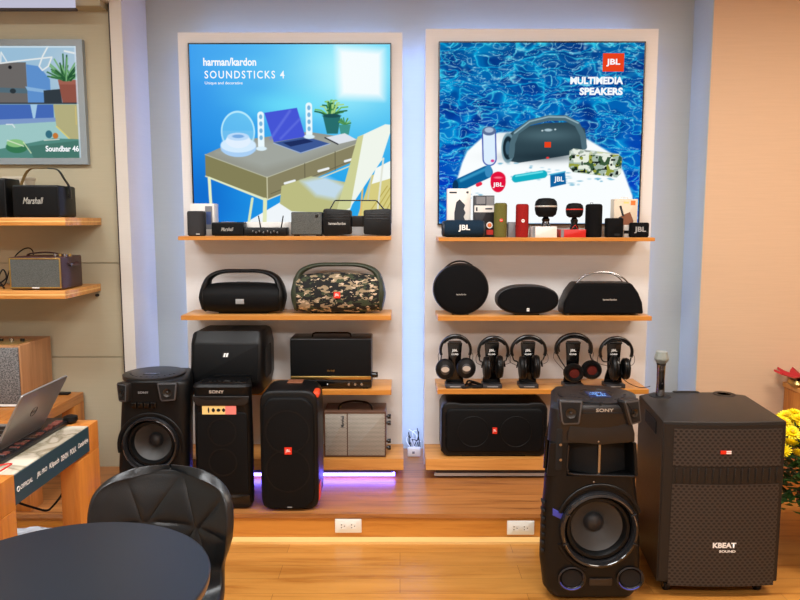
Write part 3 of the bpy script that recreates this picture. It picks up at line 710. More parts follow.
# wrapped lettering on the front of the barrel
text('JBL', 0, h*.53, w*.27, h*.4, -.0035, 'white_print', t, bold=.03)
MB().box(-w*.25, w*.25, h*.25, h*.65, 0, .006).build('foot', 'black_rubber', t)
def flip(px0, px1, pyt, m, lab, badge, badge_ink='white_print', Y=3.88, by=.5):
    x, w, h = slot(px0, px1, pyt, Y, Z)
    t = thing('portable_speaker', lab, 'speaker', (x, Y, Z), group=None)
    MB().lathe([(w*.4, .0), (w*.46, .002), (w*.5, .012), (w*.5, h-.012), (w*.46, h-.003), (w*.4, h), (.0001, h-.003)], (0, w/2, 0), axis='z', n=36).build('body', m, t)
    MB().lathe([(.0001, h-.001), (w*.33, h-.001), (w*.36, h+.001)], (0, w/2, 0), axis='z', n=24).build('end_cap', 'black_rubber', t)
    MB().box(-.004, .004, w-.001, w+.004, h*.15, h*.85, .001).build('spine', 'black_rubber', t)
    if badge:
        bb = MB().lathe([(.0001, -.002), (.0095, -.0015), (.0095, .002)], (0, .0, h*by), n=18).build('badge', badge, t, label='small round badge')
    return t, w, h
t, w, h = flip(495, 508.2, 203, 'green_fabric', 'olive green tube speaker standing upright with a red badge', 'logo_red')
for ch in list(t.children):
    if ch.name.startswith('badge'): text('JBL', 0, h*.5, .012, .006, -.0026, 'white_print', ch, bold=.02)
t, w, h = flip(517, 530, 204, 'red_fabric', 'dark red tube speaker standing upright with a pale badge', 'white_print')
for ch in list(t.children):
    if ch.name.startswith('badge'): text('JBL', 0, h*.5, .012, .006, -.0026, 'print_red', ch, bold=.02)
t, w, h, b = card_box('packaging_box', 'small translucent grey packet between olive and red speakers', 'box', 508.5, 517, 222, 3.93, Z, .05, 'print_grey')
def desk_mic(px0, px1, py0, py1, pxs0, pxs1, band, stem_m, box_px, boxm, lab, boxlab):
    boxt = box_px[2]
    x, w, h = slot(box_px[0], box_px[1], boxt, 3.88, Z)
    tb = thing('packaging_box', boxlab, 'box', (x, 3.88, Z))
    MB().box(-w/2, w/2, 0, .1, 0, h, .001).build('carton', boxm, tb)
    quad(tb, -w*.5, -w*.38, .001, h-.001, 0, 'print_grey')
    zb = Z+h+.0005
    a = at(px0, py0, 3.92); b = at(px1, py1, 3.92); xc = (a.x+b.x)/2; w = b.x-a.x
    t = thing('desk_microphone', lab, 'microphone', (xc, 3.92, zb))
    zt = a.z-zb; z0 = b.z-zb; hh = zt-z0; zc = (zt+z0)/2; R = w/2
    prof = [(.0001, -hh/2), (R*.62, -hh/2), (R*.9, -hh*.36), (R, -hh*.1), (R, hh*.12), (R*.93, hh*.32), (R*.7, hh*.46), (R*.3, hh*.5), (.0001, hh*.5)]
    MB().lathe(prof, (0, 0, zc), axis='z', n=32, sz=.75).build('head', 'black_mesh', t)
    MB().lathe([(R*1.012, hh*.02), (R*1.02, hh*.06), (R*1.012, hh*.1)], (0, 0, zc), axis='z', n=32, sz=.75, cap=False).build('band', band, t)
    ws = (at(pxs1, py1, 3.92).x-at(pxs0, py1, 3.92).x)/2
    MB().lathe([(ws*1.05, 0), (ws*1.05, .01), (ws*.8, z0*.5), (ws*.95, z0*.75), (ws*.5, z0+.002)], axis='z', n=20).build('stem', 'black_gloss', t)
    MB().tube([(-ws*.7, -ws*.8, .004), (0, -ws*1.05, z0*.35), (ws*.7, -ws*.8, .004)], .0018, n=6, sm=4).build('trim_ring', stem_m, t)
desk_mic(535, 557, 198, 217, 541.5, 550, 'silver_print', 'steel', (532.5, 557, 226.5), 'white_card', 'black round-headed microphone with silver band standing on a white box', 'low white carton under the silver-banded microphone')
desk_mic(566, 583, 203, 217.5, 570.5, 578.5, 'print_red', 'print_red', (561, 586, 229.5), 'red_card', 'smaller black round-headed microphone with red band standing on a red box', 'low red carton under the red-banded microphone')
t, w, h = flip(588, 604.8, 204, 'black_fabric', 'plain black upright speaker beside the red carton', None)
MB().tube([(-w*.25, w*.4, h), (-w*.25, w*.4, h+.008), (-w*.1, w*.4, h+.008), (-w*.1, w*.4, h)], .0015, n=6).build('strap_loop', 'dark_grey', t)
t, w, h, b = card_box('packaging_box', 'beige carton printed with a brown clip speaker', 'box', 614.5, 638, 199, 3.97, Z, .07, 'kraft_card')
MB().tube([(-w*.1, 0, h*.55), (-w*.24, 0, h*.82)], .006, n=4).build('print', 'print_dark', b)
MB().prism([(-w*.28, h*.28), (-w*.3, h*.52), (w*.02, h*.62), (w*.18, h*.66), (w*.34, h*.42), (w*.22, h*.24)], -.0016, 0).build('print', 'print_brown', b, smooth=False)
quad(b, -w*.1, w*.12, h*.88, h*.93, 0, 'print_yellow'); quad(b, w*.2, w*.4, h*.84, h*.96, 0, 'print_orange'); 
MB().tube([(-.02, .035, h), (-.018, .035, h+.01), (.018, .035, h+.01), (.02, .035, h)], .002, n=6).build('hang_tab', 'white_card', t)
x, w, h = slot(607, 624, 218, 3.88, Z)
t = thing('portable_speaker', 'small square black speaker in front of the beige carton', 'speaker', (x, 3.88, Z))
MB().box(-w/2, w/2, 0, .05, 0, h, .008).build('body', 'black_fabric', t); MB().box(w*.3, w*.42, .01, .03, h, h+.006, .001).build('strap_loop', 'dark_grey', t)
quad(t, -w*.03, w*.3, h*.1, h*.2, 0, 'slot_black', 'port')
t, w, h, b = card_box('packaging_box', 'tiny white carton between the two small black speakers', 'box', 624, 631, 225, 3.92, Z, .04, 'white_card')
quad(b, -w*.5, w*.5, h*.3, h*.55, 0, 'slot_black')
x, w, h = slot(631, 650, 222.5, 3.87, Z)
t = thing('portable_speaker', 'pocket-size black speaker with grey lettering at the shelf right end', 'speaker', (x, 3.87, Z))
MB().box(-w/2, w/2, 0, .045, 0, h, .011).build('body', 'black_fabric', t)
text('JBL', 0, h*.5, w*.62, h*.44, -.0008, 'grey_print', t, bold=.03)
# ---- shelf L2 boomboxes
Z = ZS['L2']
def camo_mat():
    m, nt, b = newmat('camo_fabric')
    tc = nt.nodes.new('ShaderNodeTexCoord'); mp = nt.nodes.new('ShaderNodeMapping'); mp.inputs['Rotation'].default_value = (0, -.6, 0); mp.inputs['Scale'].default_value = (1, 1, 2.0)
    nt.links.new(tc.outputs['Object'], mp.inputs['Vector'])
    prev = None
    for i, (sc_, th, col) in enumerate(((16, 0, (12, 14, 14)), (15, .52, (52, 62, 40)), (18, .545, (150, 132, 104)), (26, .57, (12, 14, 13)), (28, .62, (200, 178, 150)))):
        if i == 0:
            rgb = nt.nodes.new('ShaderNodeRGB'); rgb.outputs[0].default_value = RGB(*col); prev = rgb.outputs[0]; continue
        mo = nt.nodes.new('ShaderNodeMapping'); mo.inputs['Location'].default_value = (i*3.1, i, i*1.7); nt.links.new(mp.outputs[0], mo.inputs['Vector'])
        n = nt.nodes.new('ShaderNodeTexNoise'); n.inputs['Scale'].default_value = sc_; n.inputs['Detail'].default_value = 3; nt.links.new(mo.outputs[0], n.inputs['Vector'])
        g = nt.nodes.new('ShaderNodeMath'); g.operation = 'GREATER_THAN'; g.inputs[1].default_value = th; nt.links.new(n.outputs['Fac'], g.inputs[0])
        mx = nt.nodes.new('ShaderNodeMix'); mx.data_type = 'RGBA'; mx.inputs[7].default_value = RGB(*col); nt.links.new(g.outputs[0], mx.inputs[0]); nt.links.new(prev, mx.inputs[6]); prev = mx.outputs[2]
    nt.links.new(prev, b.inputs['Base Color']); b.inputs['Roughness'].default_value = .85; MATS['camo_fabric'] = m
camo_mat(); mat('olive_plastic', (50, 58, 42), .45)
def boombox(px0, px1, pyt, Y, lab, fm, hm, badge, top=.8, hx=.40):
    x, w, h = slot(px0, px1, pyt, Y, Z, 290)
    t = thing('boombox', lab, 'speaker', (x, Y, Z))
    bh = h*top; ry = .095; R = bh/2
    rings = []
    for u in np.linspace(-1, 1, 25):
        X = u*w*.455; k = 1-.16*abs(u)**4; 
        rings.append([(X, ry+ry*.98*k*sgnp(math.cos(a), 2/2.3), .004+R+(R*k)*sgnp(math.sin(a), 2/2.3)-R*(1-k)*.2) for a in np.linspace(0, 2*PI, 40, endpoint=False)])
    MB().loft(rings).build('body', fm, t)
    for s in (-1, 1):
        ec = MB().lathe([(R*.8, s*w*.44), (R*.9, s*w*.465), (R*.82, s*w*.49), (R*.7, s*w*.485), (R*.62, s*w*.47), (.0001, s*w*.468)], (0, ry, .004+R*.95), axis='x', n=36, sx=ry/R*.98).build('bass_radiator', hm, t)
        MB().lathe([(R*.4, s*w*.47), (R*.36, s*w*.482), (.0001, s*w*.482)], (0, ry, .004+R*.95), axis='x', n=28, sx=ry/R).build('radiator_plate', 'black_gloss', ec)
    path = [(-w*.47, ry, h*.12), (-w*.485, ry, h*.38), (-w*.455, ry, h*.62), (-w*hx, ry, h*.83), (-w*.25, ry, h*.955), (0, ry, h*.972), (w*.25, ry, h*.955), (w*hx, ry, h*.83), (w*.455, ry, h*.62), (w*.485, ry, h*.38), (w*.47, ry, h*.12)]
    a = [.014, .022, .024, .017, .012, .0105, .012, .017, .024, .022, .014]; b = [.07, .08, .06, .038, .026, .024, .026, .038, .06, .08, .07]
    MB().tube(path, a, n=16, sm=5, b=b, nrm=(0, 1, 0)).build('handle', hm, t)
    MB().box(-w*.3, w*.3, ry*.7, ry*1.3, 0, .008, .002).build('foot', 'black_rubber', t)
    MB().box(-w*.08, w*.08, ry-.02, ry+.015, bh+.001, bh+.006, .001).build('button_strip', 'black_satin', t)
    return t, w, h, bh
def sgnp(v, p): return abs(v)**p*(1 if v >= 0 else -1)
t, w, h, bh = boombox(198, 281, 270.8, 3.87, 'all-black boombox with arched handle', 'black_mesh', 'black_plastic', None, .70)
MB().box(-w*.05, w*.05, -.003, .004, bh*.36, bh*.52, .0008).build('badge', 'grey_print', t)
t, w, h, bh = boombox(291, 383, 264, 3.87, 'boombox in green, tan and black camouflage with olive handle', 'camo_fabric', 'olive_plastic', 1, .79, .41)
jbl_badge(t, -.0, bh*.5, w*.07, bh*.155, -.004)
# ---- shelf R2
Z = ZS['R2']
x, w, h = slot(433, 490, 263.5, 3.86, Z, 290)
t = thing('round_speaker', 'large disc-shaped black speaker standing on its rim', 'speaker', (x, 3.86, Z))
R = w/2; sz = h/w; cz = h/2
MB().lathe([(.0001, .012), (R*.4, .014), (R*.75, .022), (R*.9, .03), (R*.96, .038)], (0, 0, cz-.002), n=56, sz=sz).build('grille', 'black_fabric', t)
MB().lathe([(R*.96, .036), (R*.99, .042), (R, .055), (R*.985, .08), (R*.9, .1), (.0001, .105)], (0, 0, cz), n=56, sz=sz).build('housing', 'black_satin', t)
MB().lathe([(R*.955, .037), (R*.97, .033), (R*.985, .037), (R*.99, .042)], (0, 0, cz), n=56, sz=sz, cap=False).build('rim', 'dark_metal', t, label='thin grey metal rim')
MB().tube([(R*.8*math.cos(a), .118, cz+R*.97*math.sin(a)) for a in np.linspace(PI*.1, PI*.9, 15)], .005, n=8, b=.012, nrm=(0, 1, 0)).build('handle', 'black_satin', t)
for s in (-1, 1): MB().lathe([(.008, 0), (.008, .012)], (s*.04, .07, 0), axis='z', n=12).build('foot', 'black_rubber', t)
text('harman/kardon', 0, cz*.82, w*.17, h*.028, .0105, 'silver_print', t, bold=.02)
x, w, h = slot(497, 559.5, 285.5, 3.87, Z, 300)
t = thing('oval_speaker', 'black oval speaker with a tiny white badge, middle of the shelf', 'speaker', (x, 3.87, Z))
ol = superel(w/2, h/2-.002, 2.35, 0, h/2+.002)
MB().prism(ol, .012, .11, .01, 4).build('housing', 'dark_grey', t)
MB().prism(offset(ol, -.006), .0, .014, .012, 4, b1=0).build('grille', 'black_fabric', t)
jbl_badge(t, 0, h*.2, .014, .017, -.0005, 'white_print', 'print_dark')
MB().box(-w*.2, w*.2, .03, .09, 0, .008, .002).build('foot', 'black_rubber', t)
x, w, h = slot(563.5, 644, 283.3, 3.87, Z, 312)
t = thing('portable_speaker', 'wide black speaker with sloping shoulders and a double arched steel handle', 'speaker', (x, 3.87, Z))
ol = [(-w*.49, .008), (w*.49, .008), (w*.5, .02), (w*.485, h*.4), (w*.43, h*.72), (w*.36, h*.95), (w*.33, h), (-w*.33, h), (-w*.36, h*.95), (-w*.43, h*.72), (-w*.485, h*.4), (-w*.5, .02)]
MB().prism(ol, .012, .16, .012, 4).build('housing', 'black_plastic', t)
MB().prism(offset(ol, -.003), 0, .014, .01, 4, b1=0).build('grille', 'black_fabric', t)
hz = at(400, 272.5, 3.9).z-Z
for yy, k, r in ((.045, 1, .0045), (.095, .9, .0035)):
    MB().tube([(-w*.33*k, yy, h-.004), (-w*.24*k, yy, h+(hz-h)*.55), (-w*.1, yy, hz*k+(1-k)*h-.002), (w*.1, yy, hz*k+(1-k)*h-.002), (w*.24*k, yy, h+(hz-h)*.55), (w*.33*k, yy, h-.004)], r, n=8, sm=6).build('handle', 'steel', t, label='slim polished steel handle')
text('harman/kardon', w*.07, h*.5, w*.17, h*.055, -.0008, 'silver_print', t, bold=.03)
for s in (-1, 1): MB().lathe([(.007, 0), (.009, .01)], (s*w*.43, .03, 0), axis='z', n=12).lathe([(.007, 0), (.009, .01)], (s*w*.43, .13, 0), axis='z', n=12).build('foot', 'steel', t)
# ---- shelf L3
Z = ZS['L3']
x, w, h = slot(290, 371.5, 338.5, 3.87, Z, 360)
t = thing('retro_radio_speaker', 'black retro tabletop speaker with brass strip and pale knobs', 'speaker', (x, 3.87, Z))
MB().box(-w/2, w/2, 0, .19, .006, h, .008).build('body', 'black_satin', t)
MB().prism(rrect(-w/2+.007, w/2-.007, h*.27, h-.006, .004, 3), -.003, 0, .001).build('grille', 'black_mesh', t)
MB().box(-w/2+.004, w/2-.004, -.004, 0, h*.195, h*.26, .0008).build('trim_strip', 'brass', t, label='brass strip')
MB().box(-w/2+.004, w/2-.004, -.002, 0, .01, h*.185, .0008).build('control_panel', 'black_gloss', t)
for k, kx in enumerate((-.04, .22, .3, .38)):
    r = .0085 if k else .003
    MB().lathe([(.0001, -.012), (r*.9, -.012), (r, -.009), (r, -.001)], (w*kx, 0, h*.105), n=16).build('knob', 'steel' if k else 'white_print', t)
text('Marshall', 0, h*.37, w*.09, h*.04, -.0038, 'brass', t, bold=.01)
MB().tube([(-w*.24, .07, h-.002), (-w*.235, .07, h+.016), (-w*.2, .07, h+.022), (w*.2, .07, h+.022), (w*.235, .07, h+.016), (w*.24, .07, h-.002)], .005, n=8, b=.013, nrm=(0, 1, 0)).build('handle', 'black_gloss', t)
MB().lathe([(.016, 0), (.016, .03), (.014, .034), (.0001, .034)], (w/2, .06, h*.24), axis='x', n=20).build('side_knob', 'black_gloss', t)
for s in (-1, 1): MB().box(s*w*.42-.015, s*w*.42+.015, .01, .17, 0, .006).build('foot', 'black_rubber', t)
# stage monitor box resting on the shelf beside it
a = at(190.5, 372, 3.72); b2 = at(262, 372, 3.72); zt = at(230, 331, 3.78).z-Z; zt2 = at(230, 377, 3.70).z-Z
w = b2.x-a.x
YB = 3.70
t = thing('stage_speaker', 'chunky black stage speaker lying on its side with a square badge', 'speaker', ((a.x+b2.x)/2, YB, Z))
# profile in (y,z): sloping front, deep body
def sideprof(s=0): return [(.06, .0), (.30, .0), (.40, .06), (.405, zt-.09), (.33, zt-.005), (.075, zt), (.04, zt*.86), (.032, zt*.82), (.0, .085), (.004, .07)]
tw = .028
rr = []
for X, ins in ((-w/2, -.02), (-w/2+.012, -.006), (-w/2+.03, 0), (w/2-.03, 0), (w/2-.012, -.006), (w/2, -.02)):
    rr.append([(X, p, q) for p, q in offset(sideprof(), ins)])
MB().loft(rr).build('cabinet', 'black_plastic', t, angle=50)
tl = lambda b: (setattr(b, 'v', [(p[0], p[1]+.033*(p[2]-.085)/(zt*.82-.085), p[2]) for p in b.v]), b)[1]
tl(MB().box(-w/2+.02, w/2-.02, -.004, .012, .09, zt*.81, .004)).build('grille', 'black_mesh', t)
qb = tl(MB().box(-.018, .018, -.0065, -.004, zt*.6, zt*.6+.034, .001)).build('badge', 'slot_black', t)
tl(MB().prism([(-.014, zt*.6+.007), (-.004, zt*.6+.007), (.002, zt*.6+.027), (-.008, zt*.6+.027)], -.0072, -.0064).prism([(.0, zt*.6+.007), (.01, zt*.6+.007), (.016, zt*.6+.027), (.005, zt*.6+.027)], -.0072, -.0064)).build('emblem', 'white_print', qb, smooth=False)
MB().prism(rrect(.12, .30, .07, zt*.72, .025), w/2-.022, w/2+.001, 0, axis='x').build('side_handle', 'slot_black', t)
# ---- shelf L4 cloth radio
Z = ZS['L4']
x, w, h = slot(324, 386, 411.5, 3.88, Z, 435)
t = thing('retro_radio_speaker', 'radio-style speaker with silver cloth grille, leather top and side knobs', 'speaker', (x, 3.88, Z))
mat('brown_leather', (96, 70, 56), .4, bump=.3, bscale=350); mat('walnut', (84, 54, 36), .4)
MB().box(-w/2, w/2, 0, .2, .004, h, .007).build('body', 'brown_leather', t)
for x0, x1, nm in ((-w/2+.007, -w*.13, 0), (-w*.115, w/2-.007, 1)):
    MB().box(x0, x1, -.003, .002, .012, h-.012, .001).build('grille', 'silver_weave', t)
MB().box(-w*.13, -w*.115, -.0035, .002, .010, h-.010).build('divider', 'walnut', t)
fr = MB(); 
for q in ((-w/2+.001, w/2-.001, h-.012, h-.004), (-w/2+.001, w/2-.001, .005, .012), (-w/2+.001, -w/2+.007, .012, h-.012), (w/2-.007, w/2-.001, .012, h-.012)): fr.box(q[0], q[1], -.004, .002, q[2], q[3])
fr.build('frame', 'walnut', t, smooth=False)
text('Marshall', -w*.2, h*.78, h*.26, w*.05, -.0036, 'print_dark', t, ux=(0, 0, 1), uz=(-1, 0, 0), bold=.02, shear=.2)
MB().tube([(-w*.27, .05, h-.003), (-w*.26, .05, h+.02), (-w*.18, .05, h+.04), (0, .05, h+.048), (w*.18, .05, h+.04), (w*.26, .05, h+.02), (w*.27, .05, h-.003)], .005, n=8, sm=4, b=.014, nrm=(0, 1, 0)).build('handle', 'black_satin', t)
for s in (-1, 1): MB().lathe([(.009, 0), (.009, .004), (.0001, .006)], (s*w*.26, .1, h), axis='z', n=14).build('handle_stud', 'brass', t)
for kz in (.84, .70, .30, .15):
    k = MB().lathe([(.006, 0), (.006, .006), (.0135, .008), (.0135, .024), (.012, .027), (.0001, .027)], (w/2, .05, h*kz), axis='x', n=18).build('knob', 'black_gloss', t)
for s in (-1, 1): MB().box(s*w*.4-.015, s*w*.4+.015, .02, .18, 0, .004).build('foot', 'black_rubber', t)
# ---- shelf R4 party speaker on its side
Z = ZS['R4']
def party(w, h, d, t, badge_at, side=False, bs=.04):
    """tall party speaker; w across, h high, corners boxed off"""
    ol = rrect(-w/2, w/2, 0, h, min(w, h)*.16, 6)
    MB().prism(ol, .02, d, .02, 4).build('cabinet', 'black_plastic', t)
    MB().prism(offset(ol, -min(w, h)*.045), 0, .03, .018, 4, b1=0).build('grille', 'black_mesh', t, label=None)
x, w, h = slot(441.5, 548, 403, 3.87, Z, 430)
t = thing('party_speaker', 'black party speaker lying on its side on the thick bottom shelf', 'speaker', (x, 3.87, Z))
ol = [(-w/2, .035), (-w/2+.018, .012), (-w/2+.04, .004), (-w*.2, .01), (w*.2, .01), (w/2-.04, .004), (w/2-.018, .012), (w/2, .035), (w/2, h-.04), (w/2-.012, h-.014), (w/2-.035, h), (w/2-.09, h), (w/2-.11, h-.006), (-w/2+.11, h-.006), (-w/2+.09, h), (-w/2+.035, h), (-w/2+.012, h-.014), (-w/2, h-.04)]
MB().prism(ol, .014, .235, .012, 3).build('cabinet', 'black_plastic', t)
MB().prism(rrect(-w/2+.022, w/2-.022, .028, h-.032, .04, 6), 0, .03, .016, 4, b1=0).build('grille', 'black_mesh', t)
for s in (-1, 1):
    MB().tube([(s*w*.2+.088*math.cos(a), -.0005, h*.48+.088*math.sin(a)) for a in np.linspace(0, 2*PI, 40, endpoint=False)], .0018, n=6, closed=True).build('light_ring', 'black_plastic', t)
for s in (-1, 1): MB().tube([(s*w*.455, -.001, h*.38), (s*w*.455, -.001, h*.58)], .003, n=8).build('grille_slot', 'black_plastic', t)
jbl_badge(t, 0, h*.5, .026, .036, -.002)
MB().box(-w*.3, w*.3, .03, .2, 0, .01).build('foot', 'black_rubber', t)
# ================================================================== headphones on stands
Z = ZS['R3']; K = 1/178.0
def arc(cx, cz, rx, rz, a0, a1, n, y=0): return [(cx+rx*math.cos(a), y, cz+rz*math.sin(a)) for a in np.linspace(a0, a1, n)]
def stand(cx, lab):
    X = at(cx, 388, 3.9).x
    t = thing('headphone_stand', lab, 'headphone stand', (X, 3.91, Z), group=None)
    MB().box(-.054, .054, -.045, .055, 0, .024, .004).build('base', 'plinth_grey', t)
    H = .262
    MB().prism([(-.052, .024), (-.046, .06), (-.034, .1), (-.037, H*.7), (-.042, H-.012), (-.03, H-.002), (.03, H-.002), (.042, H-.012), (.037, H*.7), (.034, .1), (.046, .06), (.052, .024)], .012, .022, .002).build('upright', 'black_gloss', t)
    MB().prism(rrect(-.036, .036, H-.012, H, .005, 3), -.02, .03, .003).build('hanger', 'black_satin', t)
    text('JBL', 0, H*.79, .034, .018, .0112, 'white_print', t, bold=.03); text('SOUND', 0, H*.71, .040, .009, .0112, 'white_print', t, bold=.03)
    MB().box(-.03, .03, -.046, -.0445, .008, .014).build('base_label', 'grey_print', t, smooth=False)
    return t
def cup(mb_parent, cx, cz, rx, rz, y0, d, facing, tilt=0, inner=None):
    """ear cup: facing 'front' shows a disc, 'edge' shows the cushion from the side"""
    if facing == 'front':
        c = MB().lathe([(.0001, -d*.5), (rx*.5, -d*.5), (rx*.62, -d*.42), (rx*.9, -d*.35), (rx, -d*.1), (rx, d*.2), (rx*.85, d*.45), (.0001, d*.5)], (cx, y0, cz), n=28, sz=rz/rx).build('ear_cup', 'black_plastic', mb_parent)
        if inner: MB().lathe([(.0001, -d*.52), (rx*.45, -d*.53), (rx*.5, -d*.5)], (cx, y0, cz), n=24, sz=rz/rx).build('ear_pad' if 'red' in inner else 'cup_plate', inner, c)
        if inner and 'red' in inner: 
            MB().lathe([(rx*.5, -d*.5), (rx*.62, -d*.72), (rx*.85, -d*.74), (rx*.97, -d*.5), (rx*.99, -d*.3)], (cx, y0, cz), n=28, sz=rz/rx, cap=False).build('cushion', 'black_satin', c)
        if inner == 'cup_silver':
            MB().prism(superel(rx*.42, rz*.26, 2, cx, cz+.002, 20), y0-d*.56, y0-d*.52).build('emblem', 'silver_print', c, smooth=False)
    else:
        s = facing
        c = MB().lathe([(.0001, -s*d*.5), (rz*.6, -s*d*.5), (rz*.92, -s*d*.38), (rz, -s*d*.1), (rz*.96, s*d*.05), (rz*.9, s*d*.08)], (cx, y0, cz), axis='x', n=28, sx=.85).build('ear_cup', 'black_plastic', mb_parent)
        MB().lathe([(rz*.9, s*d*.06), (rz*.98, s*d*.14), (rz*.98, s*d*.34), (rz*.85, s*d*.5), (rz*.55, s*d*.5), (rz*.5, s*d*.36), (.0001, s*d*.34)], (cx, y0, cz), axis='x', n=28, sx=.85).build('ear_pad', 'black_satin', c)
    return c
fabric('red_mesh', (60, 18, 14), (105, 36, 28), 600); mat('cup_silver', (84, 86, 90), .3, .8)
def pz(py): return at(400, py, 3.9).z-Z
def headphones(cx, lab, x0, x1, ytop, cups, band=(.0085, .015), double=False, wires=True, yfront=-.026):
    X = at(cx, 360, 3.9).x
    t = thing('headphones', lab, 'headphones', (X, 3.9, Z), group=None)
    L = at(x0, 355, 3.9).x-X; R = at(x1, 355, 3.9).x-X; zt = pz(ytop)
    mx = (L+R)/2; rx = (R-L)/2; zc = zt-rx*1.0
    zc = zt-.092
    a = arc(mx, zc, rx, .092-band[0], -.35, PI+.35, 22, .0)
    MB().tube(a, band[0], n=10, b=band[1], nrm=(0, 1, 0)).build('headband', 'black_satin', t)
    MB().tube(arc(mx, zc, rx-.007, .092-band[0]*2-.006, .6, PI-.6, 14, .0), .005, n=8, b=band[1]*.9, nrm=(0, 1, 0)).build('band_pad', 'black_rubber', t)
    if double:
        MB().tube(arc(mx+.01, zc, rx*.93, .078, -.3, PI+.3, 20, .03), .009, n=10, b=.012, nrm=(0, 1, 0)).build('headband', 'black_rubber', t)
    for (px, py, rx_, rz_, fc, inn) in cups:
        c_x = at(px, py, 3.9).x-X; c_z = pz(py)
        cup(t, c_x, c_z, rx_*K, rz_*K, yfront-.02, .038 if fc != 'front' else .04, fc, inner=inn)
        s = -1 if c_x < mx else 1
        end = (mx+s*rx*math.cos(.35), 0, zc-.092*math.sin(.35))
        MB().tube([end, (end[0]*.6+c_x*.4+s*.012, -.006, end[2]*.6+c_z*.4), (c_x+s*rx_*K*.8, yfront-.018, c_z+rz_*K*.45), (c_x+s*rx_*K*.95, yfront-.02, c_z)], .0038, n=8, sm=4, b=.006).build('yoke', 'black_satin', t)
        if wires:
            MB().tube([(end[0], .0, end[2]+.03), (end[0]+s*.018, -.004, end[2]+.005), (end[0]+s*.016, -.008, end[2]-.03), (c_x+s*rx_*K*.9, yfront-.01, c_z+.01)], .0014, n=6, sm=4).build('wire', 'black_rubber', t)
    return t, X
stand(454.8, 'black headphone stand at the left end of the headphone shelf'); stand(491.8, 'black headphone stand second from the left'); stand(528, 'black headphone stand in the middle of the row'); stand(573, 'black headphone stand behind the tower speaker top, under the largest headphones'); stand(614, 'black headphone stand at the right end of the headphone row')
headphones(455, 'headphones with silver-faced cups turned to the front, leftmost', 440.5, 470.5, 333.8, [(444.5, 367.5, 9.5, 10.5, 'front', 'cup_silver'), (465.5, 366.5, 9.5, 10.5, 'front', 'cup_silver')])
headphones(493, 'slim headphones hanging on the second stand, beside coiled cables', 478.5, 508, 335.5, [(485.5, 366, 5, 11.5, -1*-1, None), (498.5, 365, 5.5, 11.5, -1, None)])
headphones(527, 'headphones with thick side-on cushions on the middle stand', 511.5, 545.5, 334.5, [(521, 366, 6, 12, 1, None), (534.5, 365, 6.5, 12, -1, None)], band=(.009, .016))
headphones(573, 'bulky headphones with red-lined open cups, fourth in the row', 556, 591, 332.5, [(571.5, 371, 10, 9.5, 'front', 'red_mesh'), (589, 368, 10, 9.5, 'front', 'red_mesh')], band=(.011, .017), double=True)
headphones(615, 'plain black headphones on the rightmost stand', 600, 632, 336, [(611.5, 366.5, 5.5, 12.5, 1, None), (623, 367, 5, 11, -1, None)])
def cable(name, lab, pts, r, m, grp=None, sm=5):
    o = MB().tube(pts, r, n=8, sm=sm).build(name, m); tag(o, lab, 'cable', grp); return o
def S(px, py, Y=None, z=None):
    """point on a level surface of height z seen at px,py"""
    u = (px-400)/F; v = (300-py)/F
    if Y is not None: return at(px, py, Y)
    t = (z-CH)/(-SP+v*CP); return Vector((u*t, (CP+v*SP)*t, z))
zz = Z+.006
def onshelf(px, d, lift=0): return Vector((at(px, 388, 3.9).x, YS+d, zz+lift))
cable('coiled_cable', 'bundle of black headphone cable lying on the shelf by the second stand', [onshelf(468, .12), onshelf(472, .03), onshelf(480, .02), onshelf(483, .05), onshelf(474, .09, .01), onshelf(469, .05, .012), onshelf(476, .015, .01), onshelf(482, .03, .012), onshelf(470, .1, .02), onshelf(466, .06, .008), onshelf(462, .012), onshelf(470, .008, .005), onshelf(481, .012, .004)], .0055, 'black_rubber')
cable('headphone_cable', 'thin cable trailing from the rightmost headphones over the shelf edge', [onshelf(621, .05, .05), onshelf(628, .03, .02), onshelf(638, .02, 0), onshelf(646, .03, 0), onshelf(650, .05, 0)], .0022, 'black_rubber')
# ================================================================== floor-standing speakers
mat('cone_grey', (66, 65, 64), .55); mat('ring_gloss', (26, 26, 28), .15, coat=.5); mat('chrome_edge', (150, 150, 155), .2, 1); mat('pod_grey', (88, 90, 94), .3, .5); mat('blue_plastic', (56, 66, 170), .3); mat('smoke', (20, 20, 23), .25)
mat('head_grey', (24, 23, 24), .36, bump=.1, bscale=600)
TAPER = .62
def loftz(secs, t, name, m, angle=40, n=10):
    """secs: (z, x0, x1, yfront, yback, front corner r, bow)"""
    rings = []
    for z, x0, x1, yf, yb, r, bow in secs:
        pts = rrect(x0, x1, yf, yb, [r, r, r*.6, r*.6], 7)
        xm = (x0+x1)/2; hw = (x1-x0)/2
        # subdivide the front edge so that it can bow outwards
        front = []
        fl = [p for p in pts]
        out = []
        for i, p in enumerate(fl):
            out.append(p)
            q = fl[(i+1) % len(fl)]
            if abs(p[1]-yf) < 1e-6 and abs(q[1]-yf) < 1e-6 and abs(q[0]-p[0]) > hw*.5:
                for k in range(1, 10): out.append((p[0]+(q[0]-p[0])*k/10, yf))
        rings.append([(xm+(p[0]-xm)*(1-(1-TAPER)*max(0, min(1, (p[1]-yf-r)/(yb-yf-r)))), p[1]-bow*max(0, 1-((p[0]-xm)/hw)**2)*(1 if p[1] < (yf+yb)/2 else 0)*(1 if True else 0)*max(0, min(1, 1-(p[1]-yf)/(r+1e-6))), z) for p in out])
    return MB().loft(rings).build(name, m, t, angle=angle)
